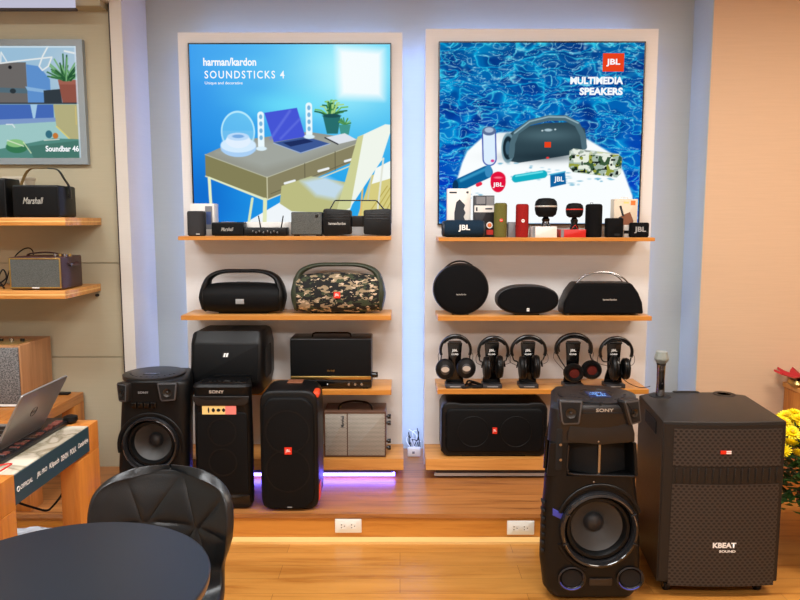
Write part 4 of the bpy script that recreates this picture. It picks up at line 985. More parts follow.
def bore(o, cx, cz, r, depth):
    b = MB().lathe([(r, -.1), (r, depth)], (cx, 0, cz), n=56); c = b.build('bore', 'slot_black', None, smooth=False); c.location = o.parent.location
    bpy.context.view_layer.update()
    m = o.modifiers.new('b', 'BOOLEAN'); m.operation = 'DIFFERENCE'; m.object = c; m.solver = 'EXACT'
    me = bpy.data.meshes.new_from_object(o.evaluated_get(bpy.context.evaluated_depsgraph_get()))
    o.modifiers.clear(); o.data = me; bpy.data.objects.remove(c); me.set_sharp_from_angle(angle=math.radians(40))
def woofer(t, cx, cz, r, y, ringm='ring_gloss'):
    w = MB().lathe([(r*1.12, .01), (r*1.11, -.012), (r*1.06, -.024), (r*1.0, -.026), (r*.97, -.02), (r*.95, -.004), (r*.93, .002), (r*.93, .02)], (cx, y, cz), n=56, cap=False).build('woofer_ring', ringm, t)
    MB().lathe([(r*.94, .018), (r*.88, .004), (r*.80, .004), (r*.74, .022), (r*.72, .034)], (cx, y, cz), n=48, cap=False).build('surround', 'black_plastic', w)
    MB().lathe([(r*.75, .026), (r*.72, .030), (r*.30, .082), (.0001, .084)], (cx, y, cz), n=48, cap=False).build('cone', 'cone_grey', w)
    MB().lathe([(r*.29, .080), (r*.26, .066), (r*.16, .054), (.0001, .050)], (cx, y, cz), n=32, cap=False).build('dust_cap', 'dark_grey', w)
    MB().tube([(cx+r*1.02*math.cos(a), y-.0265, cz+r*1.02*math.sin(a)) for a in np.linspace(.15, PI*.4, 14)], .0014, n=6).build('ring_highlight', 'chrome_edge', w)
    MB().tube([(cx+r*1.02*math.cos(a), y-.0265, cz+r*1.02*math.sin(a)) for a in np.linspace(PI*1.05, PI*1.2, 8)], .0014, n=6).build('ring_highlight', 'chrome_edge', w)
    return w
def pod(t, cx, cz, w, h, y, lean, ry, s):
    """angled tweeter pod on a front corner"""
    c, sn = math.cos(ry), math.sin(ry)
    def tr(p): return (cx+p[0]*c-p[1]*sn*1, y+p[0]*sn+p[1]*c, cz+p[2])
    def mk(pts, y0, y1, bev, nm, m, par):
        b = MB().prism(pts, y0, y1, bev, 3); b.v = [tr(v) for v in b.v]; return b.build(nm, m, par)
    k = w/2
    e = .5*lean
    ol = [(-k*(.62-e), -h/2), (k*(.66+e), -h*.46), (k*(.82+e), -h*.38), (k*(1.0-e*.6), h*.42), (k*(.92-e*.6), h/2), (-k*(.95+e*.6), h/2), (-k*(1.05+e*.6), h*.42), (-k*(.82-e), -h*.36)]
    p = mk(ol, -.014, .03, .006, 'tweeter_pod', 'head_grey', t)
    mk(offset(ol, -.004), -.0175, -.0145, .001, 'pod_frame', 'pod_grey', p)
    mk(offset(ol, -.0105), -.0185, -.0165, .0005, 'pod_recess', 'slot_black', p)
    b = MB().lathe([(w*.2, -.0185), (w*.22, -.024), (w*.16, -.021), (w*.07, -.0195), (w*.06, -.025), (.0001, -.027)], (0, 0, 0), n=24, cap=False); b.v = [tr(v) for v in b.v]; b.build('tweeter', 'dark_metal', p)
    return p
# ---- tall tower, right foreground
YT = 2.80
def fx(px, py, Y=YT): return at(px, py, Y).x
def fz(py, Y=YT): return at(400, py, Y).z
XT = (fx(541.5, 590)+fx(645, 590))/2+.0
t = thing('tower_speaker', 'tall black party tower speaker with big woofer, in front of the platform', 'speaker', (XT, YT, 0))
X_ = lambda px, py: fx(px, py)-XT
HT = fz(405)
def sec(z, pxl, pxr, py, yf=0, yb=.34, r=.05, bow=.0): return (z, X_(pxl, py), X_(pxr, py), yf, yb, r, bow)
zr0 = fz(476); zr1 = fz(443)
LC = loftz([sec(0.012, 556, 632, 600, .03, .3), sec(.02, 551, 636, 598, .012, .32), sec(.06, 545, 642, 590, .0, .34), sec(fz(560), 541.5, 643, 560), sec(fz(520), 543, 642, 520), sec(fz(490), 546, 639, 490), sec(zr0, 547, 638, 476)], t, 'lower_cabinet', 'black_plastic')
loftz([sec(zr0, 548, 637, 476, .09, .34, .01), sec(zr1, 550, 636, 443, .09, .34, .01)], t, 'horn_cavity', 'black_gloss')
for a0, a1, b0, b1 in ((547, 566.5, 550, 568), (635, 638, 633.5, 636.5)):
    x0, x1, x2, x3 = X_(a0, 476), X_(a1, 476), X_(b0, 443), X_(b1, 443)
    xm_ = X_(593, 460); TT = lambda q: xm_+(q-xm_)*TAPER
    MB().add([(x0, .0, zr0), (x1, 0, zr0), (TT(x1), .34, zr0), (TT(x0), .34, zr0), (x2, 0, zr1), (x3, 0, zr1), (TT(x3), .34, zr1), (TT(x2), .34, zr1)], [(0, 1, 2, 3), (4, 5, 6, 7), (0, 1, 5, 4), (1, 2, 6, 5), (2, 3, 7, 6), (3, 0, 4, 7)]).build('side_cheek', 'black_plastic', t, smooth=False)
xc = X_(600, 460)
MB().lathe([(.007, 0), (.007, zr1-zr0)], (xc, .012, zr0), axis='z', n=16).build('center_bar', 'steel', t, label='silver vertical bar')
hx_ = MB()
for s in (-1, 1):
    hx_.add([(xc, .02, zr0), (xc+s*.15, .088, zr0), (xc+s*.15, .088, zr1), (xc, .02, zr1), (xc, .03, zr0), (xc+s*.15, .095, zr0), (xc+s*.15, .095, zr1), (xc, .03, zr1)], [(0, 1, 2, 3), (4, 5, 6, 7), (0, 1, 5, 4), (3, 2, 6, 7), (1, 2, 6, 5), (0, 3, 7, 4)])
hx_.build('horn_vane', 'slot_black', t, smooth=False)
loftz([sec(zr1, 550, 636, 443, 0, .34, .05), sec(fz(432), 551, 636, 432), sec(fz(425), 552, 636, 425, bow=.012), sec(fz(410), 553, 636, 410, bow=.012), sec(HT-.012, 555, 636.5, 405, .0, .34, .06, .012), sec(HT, 558, 634, 404, .006, .33, .06, .012)], t, 'head', 'head_grey')
MB().prism([(X_(567, 440), fz(433)), (X_(570, 426), fz(424)), (X_(632, 426), fz(424)), (X_(634, 440), fz(433)), (X_(634, 446), fz(441)), (X_(600, 446), fz(444.5)), (X_(567, 446), fz(441))], -.008, .01, .004).build('chin_panel', 'head_grey', t)
MB().box(X_(584, 412)-.03, X_(622, 412)+.01, -.014, -.01, fz(412.8), fz(412), 0).build('seam_line', 'slot_black', t, smooth=False)
DX = at(596, 395, YT+.165).x-XT
tp = MB().lathe([(.165, -.012), (.165, .006), (.155, .009), (.0001, .009)], (DX, .165, HT), axis='z', n=56, sx=1.0, sz=.95).build('control_top', 'head_grey', t)
mat('display_blue', (8, 12, 26), .2, emit=(60, 120, 220), es=.12)
MB().box(DX-.045, DX+.045, .09, .19, HT+.009, HT+.0105, .0005).build('display', 'display_blue', tp)
mat('display_text', (120, 170, 240), .4, emit=(110, 170, 250), es=.9)
for k, (s_, wd) in enumerate((('LIGHT', .05), ('12:30 FM', .07), ('BASS', .04))):
    text(s_, (DX-.0+.004*k, .165-k*.026, HT+.0112), 0, wd, .015, 0, 'display_text', tp, ux=(1, 0, 0), uz=(0, 1, 0)) if k != 1 else text('USB  BT', (DX, .165-k*.026, HT+.0112), 0, wd, .015, 0, 'display_text', tp, ux=(1, 0, 0), uz=(0, 1, 0))
for a in np.linspace(PI*1.08, PI*1.92, 13):
    MB().lathe([(.006, 0), (.006, .0025), (.0001, .0025)], (DX+.118*math.cos(a), .165+.118*math.sin(a), HT+.009), axis='z', n=10).build('touch_button', 'dark_grey', tp)
MB().tube([(DX+.07*math.cos(a), .165+.07*math.sin(a), HT+.0095) for a in np.linspace(PI*.6, PI*1.25, 12)], .002, n=6).build('dial_arc', 'dark_metal', tp)
MB().tube([(DX+.07*math.cos(a), .165+.07*math.sin(a), HT+.0095) for a in np.linspace(-PI*.25, PI*.4, 12)], .002, n=6).build('dial_arc', 'dark_metal', tp)
pod(t, X_(570, 411), fz(411.5), .098, .108, -.006, .0, -.12, 0)
pod(t, X_(630.5, 411), fz(411.5), .082, .108, -.002, .7, .45, 1)
text('SONY', X_(604, 410), fz(409.5), .072, .0145, -.0128, 'silver_print', t, bold=.02)
MB().box(X_(600, 403)-.006, X_(600, 403)+.006, -.0135, -.011, fz(404.5), fz(401.5), 0).build('sensor', 'slot_black', t)
MB().lathe([(.0001, -.0005), (.004, 0)], (X_(598, 441), -.0085, fz(441)), n=10).build('indicator', 'steel', t); MB().lathe([(.0001, -.002), (.004, 0)], (X_(594, 482), 0, fz(482)), n=10).build('indicator', 'steel', t)
# guitar/mic input slot, side strip with knobs
MB().prism(rrect(X_(556, 450), X_(562, 450), fz(470), fz(429), .004), -.002, .004, .001).build('input_strip', 'slot_black', t)
for py in (444, 459): MB().lathe([(.0001, -.012), (.006, -.012), (.007, -.002)], (X_(560, py), 0, fz(py)), n=14).build('knob', 'chrome_edge', t)
MB().tube([(X_(568.5, 445), -.002, fz(445)), (X_(567, 465), -.002, fz(465)), (X_(568, 470), -.003, fz(470)), (X_(574, 474), -.003, fz(474)), (X_(634, 476), -.003, fz(476))], .004, n=8, sm=3).build('lower_lip', 'smoke', t)
bore(LC, X_(598.5, 529), fz(529), .149*.94, .10)
wf = woofer(t, X_(598.5, 529), fz(529), .149, -.002)
for a in (-.35, PI*.16, PI+.35, PI*.84): MB().tube([(X_(598.5, 529)+r_*math.cos(a), -.034, fz(529)+r_*math.sin(a)) for r_ in (.142, .165)], .0025, n=6).build('ring_joint', 'slot_black', wf)
MB().tube([(X_(599, 528)+.185*math.cos(a)*.96, -.0045, fz(528)+.185*math.sin(a)) for a in np.linspace(PI*.12, PI*.88, 24)], .008, n=8, b=.004).build('arch_trim', 'black_plastic', t)
MB().tube([(X_(599, 528)+.185*math.cos(a)*.96, -.0045, fz(528)+.185*math.sin(a)) for a in np.linspace(PI*1.12, PI*1.42, 14)], .008, n=8, b=.004).build('arch_trim', 'black_plastic', t)
for px in (571.5, 630):
    q = MB().lathe([(.040, .01), (.052, .0), (.053, -.006), (.047, -.009), (.042, -.004), (.036, .005)], (X_(px, 578), -.002, fz(578)), n=32, sx=1.12, cap=False).build('bass_port', 'smoke', t)
    MB().lathe([(.038, .003), (.0001, .004)], (X_(px, 578), -.008, fz(578)), n=28, sx=1.12).build('port_opening', 'slot_black', q)
    MB().tube([(X_(px, 578)+.046*1.12*math.cos(a), -.0105, fz(578)+.046*math.sin(a)) for a in np.linspace(PI*1.1, PI*1.75, 14)], .0022, n=6).build('port_light', 'blue_plastic', q)
MB().prism(rrect(X_(589, 580), X_(612, 580), fz(585), fz(578), .006), -.006, .0, .002).build('nameplate', 'dark_metal', t)
MB().prism([(X_(552.5, 512), fz(508)), (X_(564, 518), fz(514)), (X_(561, 520), fz(519)), (X_(552.5, 517), fz(515))], -.004, .0, .001).build('side_light', 'blue_plastic', t)
for k in range(7): MB().box(X_(543.2, 540)-.003, X_(544.8, 540)+.001, .012+.0, .055, fz(506+k*8), fz(503+k*8), .001).build('side_vent', 'slot_black', t)
# ---- tower behind the chair (left)
YT = 3.42
XT = (fx(119, 440)+fx(186, 440))/2
t = thing('tower_speaker', 'shorter black tower speaker with round woofer, behind the leather chair', 'speaker', (XT, YT+.03, PZ))
TY = YT+.03
fxx = lambda px, py: at(px, py, TY).x-XT
fzz = lambda py: at(400, py, TY).z-PZ
def sec2(py, a, b, yf=0, yb=.33, r=.05, bow=0, z=None): return (fzz(py) if z is None else z, fxx(a, py), fxx(b, py), yf, yb, r, bow)
H2 = fzz(381)
LC = loftz([sec2(500, 122, 184, .03, .3, z=.0), sec2(497, 117, 187, .01, .32, z=.02), sec2(470, 116, 188), sec2(430, 117.5, 187.5), sec2(405, 118.5, 188), sec2(385, 121, 187, bow=.01), sec2(382, 122, 186, 0, .33, .06, .01, H2-.006), sec2(381, 124, 184, .006, .32, .06, .01, H2)], t, 'cabinet', 'black_plastic')
DX = at(155, 375, TY+.165).x-XT
tp = MB().lathe([(.158, -.012), (.158, .008), (.15, .011), (.0001, .011)], (DX, .16, H2), axis='z', n=48, sx=1).build('control_top', 'head_grey', t)
for a in np.linspace(PI*1.1, PI*1.9, 11): MB().lathe([(.006, 0), (.006, .0025), (.0001, .0025)], (DX+.12*math.cos(a), .165+.12*math.sin(a), H2+.011), axis='z', n=10).build('touch_button', 'dark_metal', tp)
MB().box(DX-.04, DX+.04, .1, .13, H2+.011, H2+.0125, .0005).build('display', 'black_gloss', tp)
pod(t, fxx(168.5, 391.5), fzz(391.5), .1, .098, -.004, 0, .1, 0); pod(t, fxx(124.5, 391.5), fzz(392.5), .075, .098, .0, 0, -.5, 0)
text('SONY', fxx(144, 392), fzz(392), .052, .011, -.0125, 'grey_print', t, bold=.01)
for k in range(4): MB().box(fxx(132+k*6.5, 406), fxx(137+k*6.5, 406), -.013+abs(k-1.5)*.002, .0, fzz(408), fzz(402), .002).build('front_slot', 'black_gloss', t)
MB().tube([(fxx(151.5, 444)+.172*math.cos(a)*.95, -.004, fzz(446)+.165*math.sin(a)) for a in np.linspace(-.2, PI+.2, 26)], .01, n=8, b=.005).build('arch_trim', 'black_plastic', t)
bore(LC, fxx(151, 444), fzz(444), .13*.94, .10)
woofer(t, fxx(151, 444), fzz(444), .13, -.002)
for s in (126, 180):
    MB().lathe([(.034, .01), (.044, 0), (.045, -.006), (.04, -.008), (.034, .003), (.0001, .004)], (fxx(s, 487), -.001, fzz(487)), n=28, cap=False).build('bass_port', 'smoke', t)
# ---- slim party speaker with sticker
YT = 3.44
a, b = at(193.5, 430, YT), at(251, 430, YT); XT = (a.x+b.x)/2; w = b.x-a.x
zt = at(400, 387, YT).z-PZ
t = thing('party_speaker', 'tall black party speaker with a yellow and pink sticker', 'speaker', (XT, YT, PZ))
ol = rrect(-w/2, w/2, 0, zt-.005, [.05, .05, .02, .02], 6)
loftz([(.0, -w/2+.03, w/2-.03, .03, .24, .03, 0), (.006, -w/2+.015, w/2-.015, .012, .26, .04, 0), (.035, -w/2, w/2, 0, .25, .04, 0), (zt*.5, -w/2-.003, w/2+.003, 0, .25, .04, 0), (zt-.03, -w/2, w/2, 0, .25, .04, 0), (zt-.0, -w/2-.004, w/2+.004, -.01, .25, .04, 0), (zt+.012, -w/2+.004, w/2-.004, .0, .24, .04, 0)], t, 'cabinet', 'black_plastic')
MB().prism(rrect(-w/2+.018, w/2-.018, zt*.14, zt-.13, .02, 5), -.006, .01, .005).build('grille', 'black_mesh', t)
MB().prism([(-w/2+.004, zt-.045), (w/2-.004, zt-.045), (w/2-.008, zt-.075), (w/2-.03, zt-.093), (-w/2+.03, zt-.093), (-w/2+.008, zt-.075)], -.012, .0, .004).build('handle_recess', 'head_grey', t)
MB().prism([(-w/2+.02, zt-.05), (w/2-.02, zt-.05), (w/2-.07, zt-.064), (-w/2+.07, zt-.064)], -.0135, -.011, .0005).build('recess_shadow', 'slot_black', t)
cp = MB().box(-w/2+.03, w/2-.03, .03, .2, zt+.012, zt+.015, .001).build('control_panel', 'black_gloss', t)
for k in range(7): MB().box(-.075+k*.024, -.062+k*.024, .05, .062, zt+.015, zt+.017).build('button', 'dark_metal', cp)
text('SONY', -w*.07, zt-.022, .075, .016, -.0118, 'silver_print', t, bold=.03)
stx0, stx1 = at(202.5, 409, YT).x-XT, at(236.5, 410, YT).x-XT; sz0, sz1 = at(400, 414, YT).z-PZ, at(400, 405.5, YT).z-PZ
st = MB().box(stx0, stx1, -.0075, -.0065, sz0, sz1).build('sticker', 'print_yellow', t, smooth=False, label='yellow and pink promotional sticker')
sw = stx1-stx0
MB().box(stx0+sw*.68, stx1, -.0082, -.0075, sz0, sz1).build('print', 'print_pink', st, smooth=False)
for k, (u, ww, hh) in enumerate(((.16, .05, .7), (.3, .1, .5), (.45, .12, .4), (.6, .1, .45))): MB().prism(superel(sw*ww/2, (sz1-sz0)*hh/2, 1.6, stx0+sw*u+sw*.03, (sz0+sz1)/2, 12), -.0082, -.0075).build('print', 'slot_black', st, smooth=False)
MB().box(-w/2+.012, w/2-.012, -.003, .01, .03, zt*.13, .006).build('foot_panel', 'black_gloss', t)
for pyc in (432, 462): MB().lathe([(.072, .0), (.074, -.001), (.066, -.0012), (.066, .0)], (.0, -.0062, at(400, pyc, YT).z-PZ), n=40, cap=False).build('driver_outline', 'black_plastic', t)
# ---- party speaker with orange corners
YT = 3.42
a, b = at(259.5, 450, YT), at(318, 450, YT); XT = (a.x+b.x)/2; w = b.x-a.x; zt = at(400, 391, YT).z-PZ
t = thing('party_speaker', 'tall black party speaker with orange corner guards and a red badge', 'speaker', (XT, YT, PZ))
def poly_party(i):
    k = i
    return [(-w/2+k, .05), (-w/2+.012+k, .018), (-w/2+.05, .004+k), (w/2-.05, .004+k), (w/2-.014-k, .02), (w/2-k, .055), (w/2-k, zt-.06), (w/2-.012-k, zt-.025), (w/2-.045, zt-k), (-w/2+.045, zt-k), (-w/2+.012+k, zt-.025), (-w/2+k, zt-.06)]
def smoothpoly(p, r=.3):
    o = []
    for i in range(len(p)):
        a, b, c_ = p[i-1], p[i], p[(i+1) % len(p)]
        A = (b[0]+(a[0]-b[0])*r, b[1]+(a[1]-b[1])*r); B_ = (b[0]+(c_[0]-b[0])*r, b[1]+(c_[1]-b[1])*r)
        for k in range(4):
            q = k/3; o.append(((1-q)**2*A[0]+2*q*(1-q)*b[0]+q*q*B_[0], (1-q)**2*A[1]+2*q*(1-q)*b[1]+q*q*B_[1]))
    return o
MB().prism(smoothpoly(poly_party(0)), .012, .26, .016, 4).build('cabinet', 'black_plastic', t)
ins = [(-w/2+.012, .05), (-w/2+.03, .02), (-w/2+.06, .012), (w/2-.07, .012), (w/2-.05, .03), (w/2-.018, .06), (w/2-.016, zt-.085), (w/2-.05, zt-.045), (w/2-.08, zt-.033), (-w/2+.07, zt-.033), (-w/2+.045, zt-.045), (-w/2+.012, zt-.085)]
MB().prism(smoothpoly(ins), -.004, .03, .014, 4, b1=0).build('grille', 'black_mesh', t)
for cz in (.36, .68): MB().lathe([(.112, .0), (.114, -.001), (.106, -.0012), (.106, .0)], (-.005, -.0042, zt*cz-.01), n=48, cap=False).build('driver_outline', 'black_plastic', t)
jbl_badge(t, -.002, at(400, 450.5, YT).z-PZ, .036, .036, -.007)
cg = MB().box(w/2-.028, w/2+.004, .03, .12, zt-.045, zt-.012, .01).build('corner_guard', 'orange_plastic', t, label='orange corner guard')
MB().prism([(w/2-.02, .03), (w/2+.003, .05), (w/2+.004, .14), (w/2-.014, .1)], .03, .1, .003).build('corner_guard', 'orange_plastic', t, label='orange corner guard')
MB().box(-.03, .05, .16, .24, zt-.0, zt+.006, .003).build('top_panel', 'print_brown', t, label='reddish strip on the top')
MB().box(-.012, .012, -.0048, -.004, .022, .027).build('mark', 'grey_print', t)
# ---- wheeled karaoke speaker, right
YK = 2.86
x0, x1 = at(663, 421, YK).x, at(786.5, 421, YK).x; XK = (x0+x1)/2; zt = at(700, 421, YK).z; zb = .062
t = thing('karaoke_speaker', 'large dark brown trolley speaker with perforated grille, on casters', 'speaker', (XK, YK, 0))
w = x1-x0
pl = [(-w/2, 0), (-w*.25, -.012), (0, -.016), (w*.25, -.012), (w/2, 0), (w/2+.045, .44), (w/2-.045, .505), (-w/2+.14, .505), (-w/2+.05, .44)]
mat('brown_black', (32, 29, 27), .42, spec=.35, bump=.25, bscale=500); mat('grille_frame', (30, 27, 25), .45, spec=.35)
MB().prism(pl, zb, zt, .006, 3, axis='z').build('cabinet', 'brown_black', t, angle=30)
def gp(py): return at(400, py, YK).z
def bowed(x0, x1, z0, z1, y0, nm, m, r=.012, th=.006):
    rings = []
    pts = rrect(x0, x1, z0, z1, r, 4)
    # build as columns so that it follows the bowed front
    n = 12; vs = []; fs = []
    for i in range(n+1):
        X = x0+(x1-x0)*i/n; yb = -.016*(1-(2*X/w)**2)
        vs += [(X, yb+y0, z0), (X, yb+y0, z1), (X, yb+y0+th, z0), (X, yb+y0+th, z1)]
    for i in range(n):
        a = i*4; b_ = a+4
        fs += [(a, b_, b_+1, a+1), (a+2, a+3, b_+3, b_+2), (a, a+2, b_+2, b_), (a+1, b_+1, b_+3, a+3)]
    fs += [(0, 1, 3, 2), (n*4, n*4+2, n*4+3, n*4+1)]
    return MB().add(vs, fs).build(nm, m, t, smooth=False)
gx0, gx1 = at(673, 440, YK).x-XK, at(781, 440, YK).x-XK
bowed(-w/2+.006, w/2-.006, zb+.012, zt-.012, -.004, 'front_frame', 'grille_frame')
bowed(gx0, gx1, gp(465), gp(428), -.006, 'grille', 'grille_holes'); bowed(gx0, gx1, gp(584), gp(483), -.006, 'grille', 'grille_holes')
sl = bowed(gx0, gx1, gp(482), gp(466), -.0055, 'slat_band', 'grille_frame')
for k in range(15): 
    X = gx0+(gx1-gx0)*(k+.5)/15; yb = -.016*(1-(2*X/w)**2)-.0055
    MB().box(X-.003, X+.003, yb-.004, yb+.001, gp(481), gp(467), .001).build('slat', 'brown_black', sl)
cb = MB().box(-.021, .021, -.026, -.02, gp(452.3), gp(449)).build('badge', 'logo_red', t, smooth=False, label='small red and white badge')
MB().box(.002, .023, -.0265, -.026, gp(452), gp(450.7)).box(.002, .023, -.0265, -.026, gp(450.3), gp(449)).build('print', 'white_print', cb, smooth=False)
text('KBEAT', at(722, 545, YK).x-XK, gp(543), .10, .024, -.0225, 'white_print', t, bold=.05); text('SOUND', at(725, 548, YK).x-XK, gp(549), .07, .011, -.0225, 'white_print', t, bold=.04)
# side handle recess (left side face leans outward towards the back)
sh = MB(); 
sh.add([(-w/2+.05*.2-.002, .1, gp(428)), (-w/2+.05*.68-.002, .3, gp(428)), (-w/2+.05*.68-.002, .3, gp(441)), (-w/2+.05*.2-.002, .1, gp(441)), (-w/2+.05*.2+.01, .1, gp(428)), (-w/2+.05*.68+.01, .3, gp(428)), (-w/2+.05*.68+.01, .3, gp(441)), (-w/2+.05*.2+.01, .1, gp(441))], [(0, 1, 2, 3), (4, 5, 6, 7), (0, 1, 5, 4), (3, 2, 6, 7), (0, 3, 7, 4), (1, 2, 6, 5)]); sh.build('side_handle', 'slot_black', t, smooth=False)
def topat(px, py): p = S(px, py, z=zt); return p.x-XK, p.y-YK
hx0, hy0 = topat(673, 392); hx1, _ = topat(699, 392)
MB().prism(rrect(hx0, hx1, hy0-.02, hy0+.02, .015), zt-.001, zt+.0012, 0, axis='z').build('top_handle', 'slot_black', t)
cx_, cy_ = topat(724, 394)
MB().lathe([(.052, 0), (.05, .002), (.03, .002)], (cx_, cy_, zt), axis='z', n=32, cap=False).build('mic_holder', 'black_plastic', t); MB().lathe([(.03, .0012), (.0001, .0012)], (cx_, cy_, zt), axis='z', n=24).build('holder_hole', 'slot_black', t)
mx_, my_ = topat(660, 396)
mh = MB().lathe([(.05, 0), (.048, .002), (.024, .002)], (mx_, my_, zt), axis='z', n=32, cap=False).build('mic_holder', 'black_plastic', t)
for cx_, cy_ in ((-w/2+.06, .05), (w/2-.06, .05), (-w/2+.1, .42), (w/2-.06, .42)):
    c_ = MB().box(cx_-.02, cx_+.02, cy_-.02, cy_+.02, .045, zb, .002).build('caster', 'steel', t)
    MB().lathe([(.012, -.012), (.025, -.011), (.026, -.006), (.026, .006), (.025, .011), (.012, .012)], (cx_, cy_, .026), axis='x', n=24).build('wheel', 'black_rubber', c_)
    MB().lathe([(.014, -.0135), (.014, .0135)], (cx_, cy_, .026), axis='x', n=16).build('wheel_hub', 'steel', c_)
MB().lathe([(.01, 0), (.014, .008), (.0001, .014)], (w/2+.02, .2, gp(503)), axis='x', n=14).build('side_knob', 'steel', t) 
# microphone standing in its holder
mhh = at(660, 352, YK+my_).z-zt
t = thing('wireless_microphone', 'silver handheld microphone standing upright in the trolley speaker top', 'microphone', (XK+mx_, YK+my_, zt+.0022))
R = .0195
MB().lathe([(R, 0), (R*1.05, .01), (R*.95, mhh*.35), (R*1.02, mhh*.68), (R*1.1, mhh*.70)], axis='z', n=24).build('body', 'steel', t)
MB().box(-R*.62, R*.5, -R*1.12, -R*.6, mhh*.15, mhh*.6, .003).build('display', 'black_gloss', t); MB().lathe([(.0001, -R*1.2), (.004, -R*1.2), (.004, -R*1.1)], (0, 0, mhh*.3), n=12).build('switch', 'chrome_edge', t)
MB().lathe([(R*1.05, mhh*.695), (R*1.12, mhh*.72), (R*1.05, mhh*.745)], axis='z', n=24).build('collar', 'dark_metal', t)
dots('mic_mesh', (70, 74, 68), (150, 154, 146), .0035, .3, .3)
MB().lathe([(R*1.1, mhh*.745), (R*1.75, mhh*.82), (R*1.8, mhh*.85), (R*1.35, mhh), (.0001, mhh)], axis='z', n=10).build('mesh_head', 'mic_mesh', t, smooth=False)
# ---- power adapter and wires in the gap
a = S(414, 456, z=PZ)
t = thing('power_adapter', 'white power adapter brick on the platform in the gap between the panels', 'adapter', (a.x, a.y, PZ+.001))
MB().box(-.04, .04, -.02, .02, 0, .055, .006).build('body', 'white_plastic', t); quad(t, -.012, .004, .02, .035, -.02, 'print_grey', 'label')
for i, (sd, m, lab) in enumerate(((1, 'black_rubber', 'thin black wires tangled behind the power adapter'), (2, 'white_plastic', 'thin white wires tangled behind the power adapter'))):
    r_ = random.Random(sd); pts = []
    for k in range(14): pts.append((a.x+r_.uniform(-.045, .055)-.005, a.y+.06+r_.uniform(0, .14), PZ+.02+r_.uniform(0, .14)))
    cable('tangled_wires', lab, pts, .003 if i else .0028, m)
# ================================================================== left niche shelves
YF = 3.64
def nshelf(ytop, ybot, lab, xr, cut):
    zt = at(50, ytop, YF).z; zb = at(50, ybot, YF).z
    t = thing('niche_shelf', lab, 'shelf', (-2.4, YF, zb), group='long wooden shelves in the left niche')
    X1 = at(65, ytop, YF).x+2.4; d = YN-YF-.0005
    MB().box(-1.4, X1, 0, d, 0, zt-zb, .001).build('board', 'shelf_wood', t)
    for q in (0, 1): pass
    MB().box(-1.4, X1+.0008, -.001, d-.01, (zt-zb)*.44, (zt-zb)*.58).build('edge_stripe', 'strip_wood', t, smooth=False)
    return zt
ZA = nshelf(217.5, 225.5, 'thick wooden shelf under the kitchen poster', 65, 0)
ZB = nshelf(291, 299, 'thick wooden shelf under the brown radio, lower of the two', 65, 0)
mat('cream_weave', (190, 180, 160), .8, bump=.5, bscale=150)
t = thing('wall_hook', 'small black peg on the niche wall under the lower shelf end', 'hook', (at(98, 295, YN).x, YN, at(98, 295, YN).z))
MB().lathe([(.006, -.025), (.008, -.022), (.008, 0)], n=14).build('peg', 'slot_black', t)
Y = 3.70
def nslot(a, b, top, Y, Z): 
    p, q = at(a, top, Y).x, at(b, top, Y).x; return (p+q)/2, q-p, at(400, top, Y).z-Z
x, w, h = nslot(11, 58, 185, Y, ZA)
t = thing('portable_speaker', 'black portable speaker with white script lettering and patterned strap handle', 'speaker', (x, Y, ZA))
d = .2
MB().box(-w/2, w/2, 0, d, .004, h, .01).build('body', 'black_plastic', t); MB().prism(rrect(-w/2+.006, w/2-.006, .01, h-.008, .006, 3), -.004, 0, .002).build('grille', 'black_mesh', t)
text('Marshall', -.01, h*.52, w*.44, h*.2, -.0046, 'silver_print', t, bold=.01, shear=.35)
sx = w/2
for s in (-1, 1): MB().lathe([(.0085, 0), (.0085, .006), (.0001, .009)], (s*sx+(0 if s > 0 else -.009), d*.55, h*.7), axis='x', n=14).build('strap_stud', 'steel', t)
zs = at(45, 168, 3.78).z-ZA
mat('gold_pattern', (150, 120, 66), .5, bump=.6, bscale=260, var=.5)
MB().tube([(-sx+.0, d*.55, h*.72), (-sx-.012, d*.55, h*.92), (-w*.35, d*.55, zs*.96), (-w*.05, d*.55, zs), (w*.1, d*.55, zs)], .0028, n=8, sm=5, b=.016, nrm=(0, 1, 0)).build('strap', 'gold_pattern', t, label='gold patterned half of the strap')
MB().tube([(w*.1, d*.55, zs), (w*.3, d*.55, zs*.965), (w*.43, d*.55, h*1.22), (sx+.008, d*.55, h*.95), (sx+.012, d*.55, h*.6)], .003, n=8, sm=5, b=.016, nrm=(0, 1, 0)).build('strap', 'black_satin', t)
MB().box(-w/2+.01, w/2-.01, .01, d-.01, 0, .004).build('foot', 'black_rubber', t)
x, w, h = nslot(-18, 4.5, 178, Y, ZA)
t = thing('bookshelf_speaker', 'black speaker edge at the far left of the upper niche shelf', 'speaker', (x, Y, ZA)); MB().box(-w/2, w/2, 0, .15, 0, h, .006).build('body', 'black_plastic', t); MB().box(-w/2+.006, w/2-.006, -.003, 0, .01, h-.01, .002).build('grille', 'black_mesh', t)
x, w, h = nslot(4, 26, 177, 3.9, ZA)
t = thing('woven_box', 'cream woven box behind the strap-handled speaker', 'box', (x, 3.88, ZA)); MB().box(-w/2, w/2, 0, .12, 0, h, .008).build('body', 'cream_weave', t); MB().box(-w/2-.002, w/2+.002, -.002, .122, h-.015, h+.002, .004).build('rim', 'cream_weave', t)
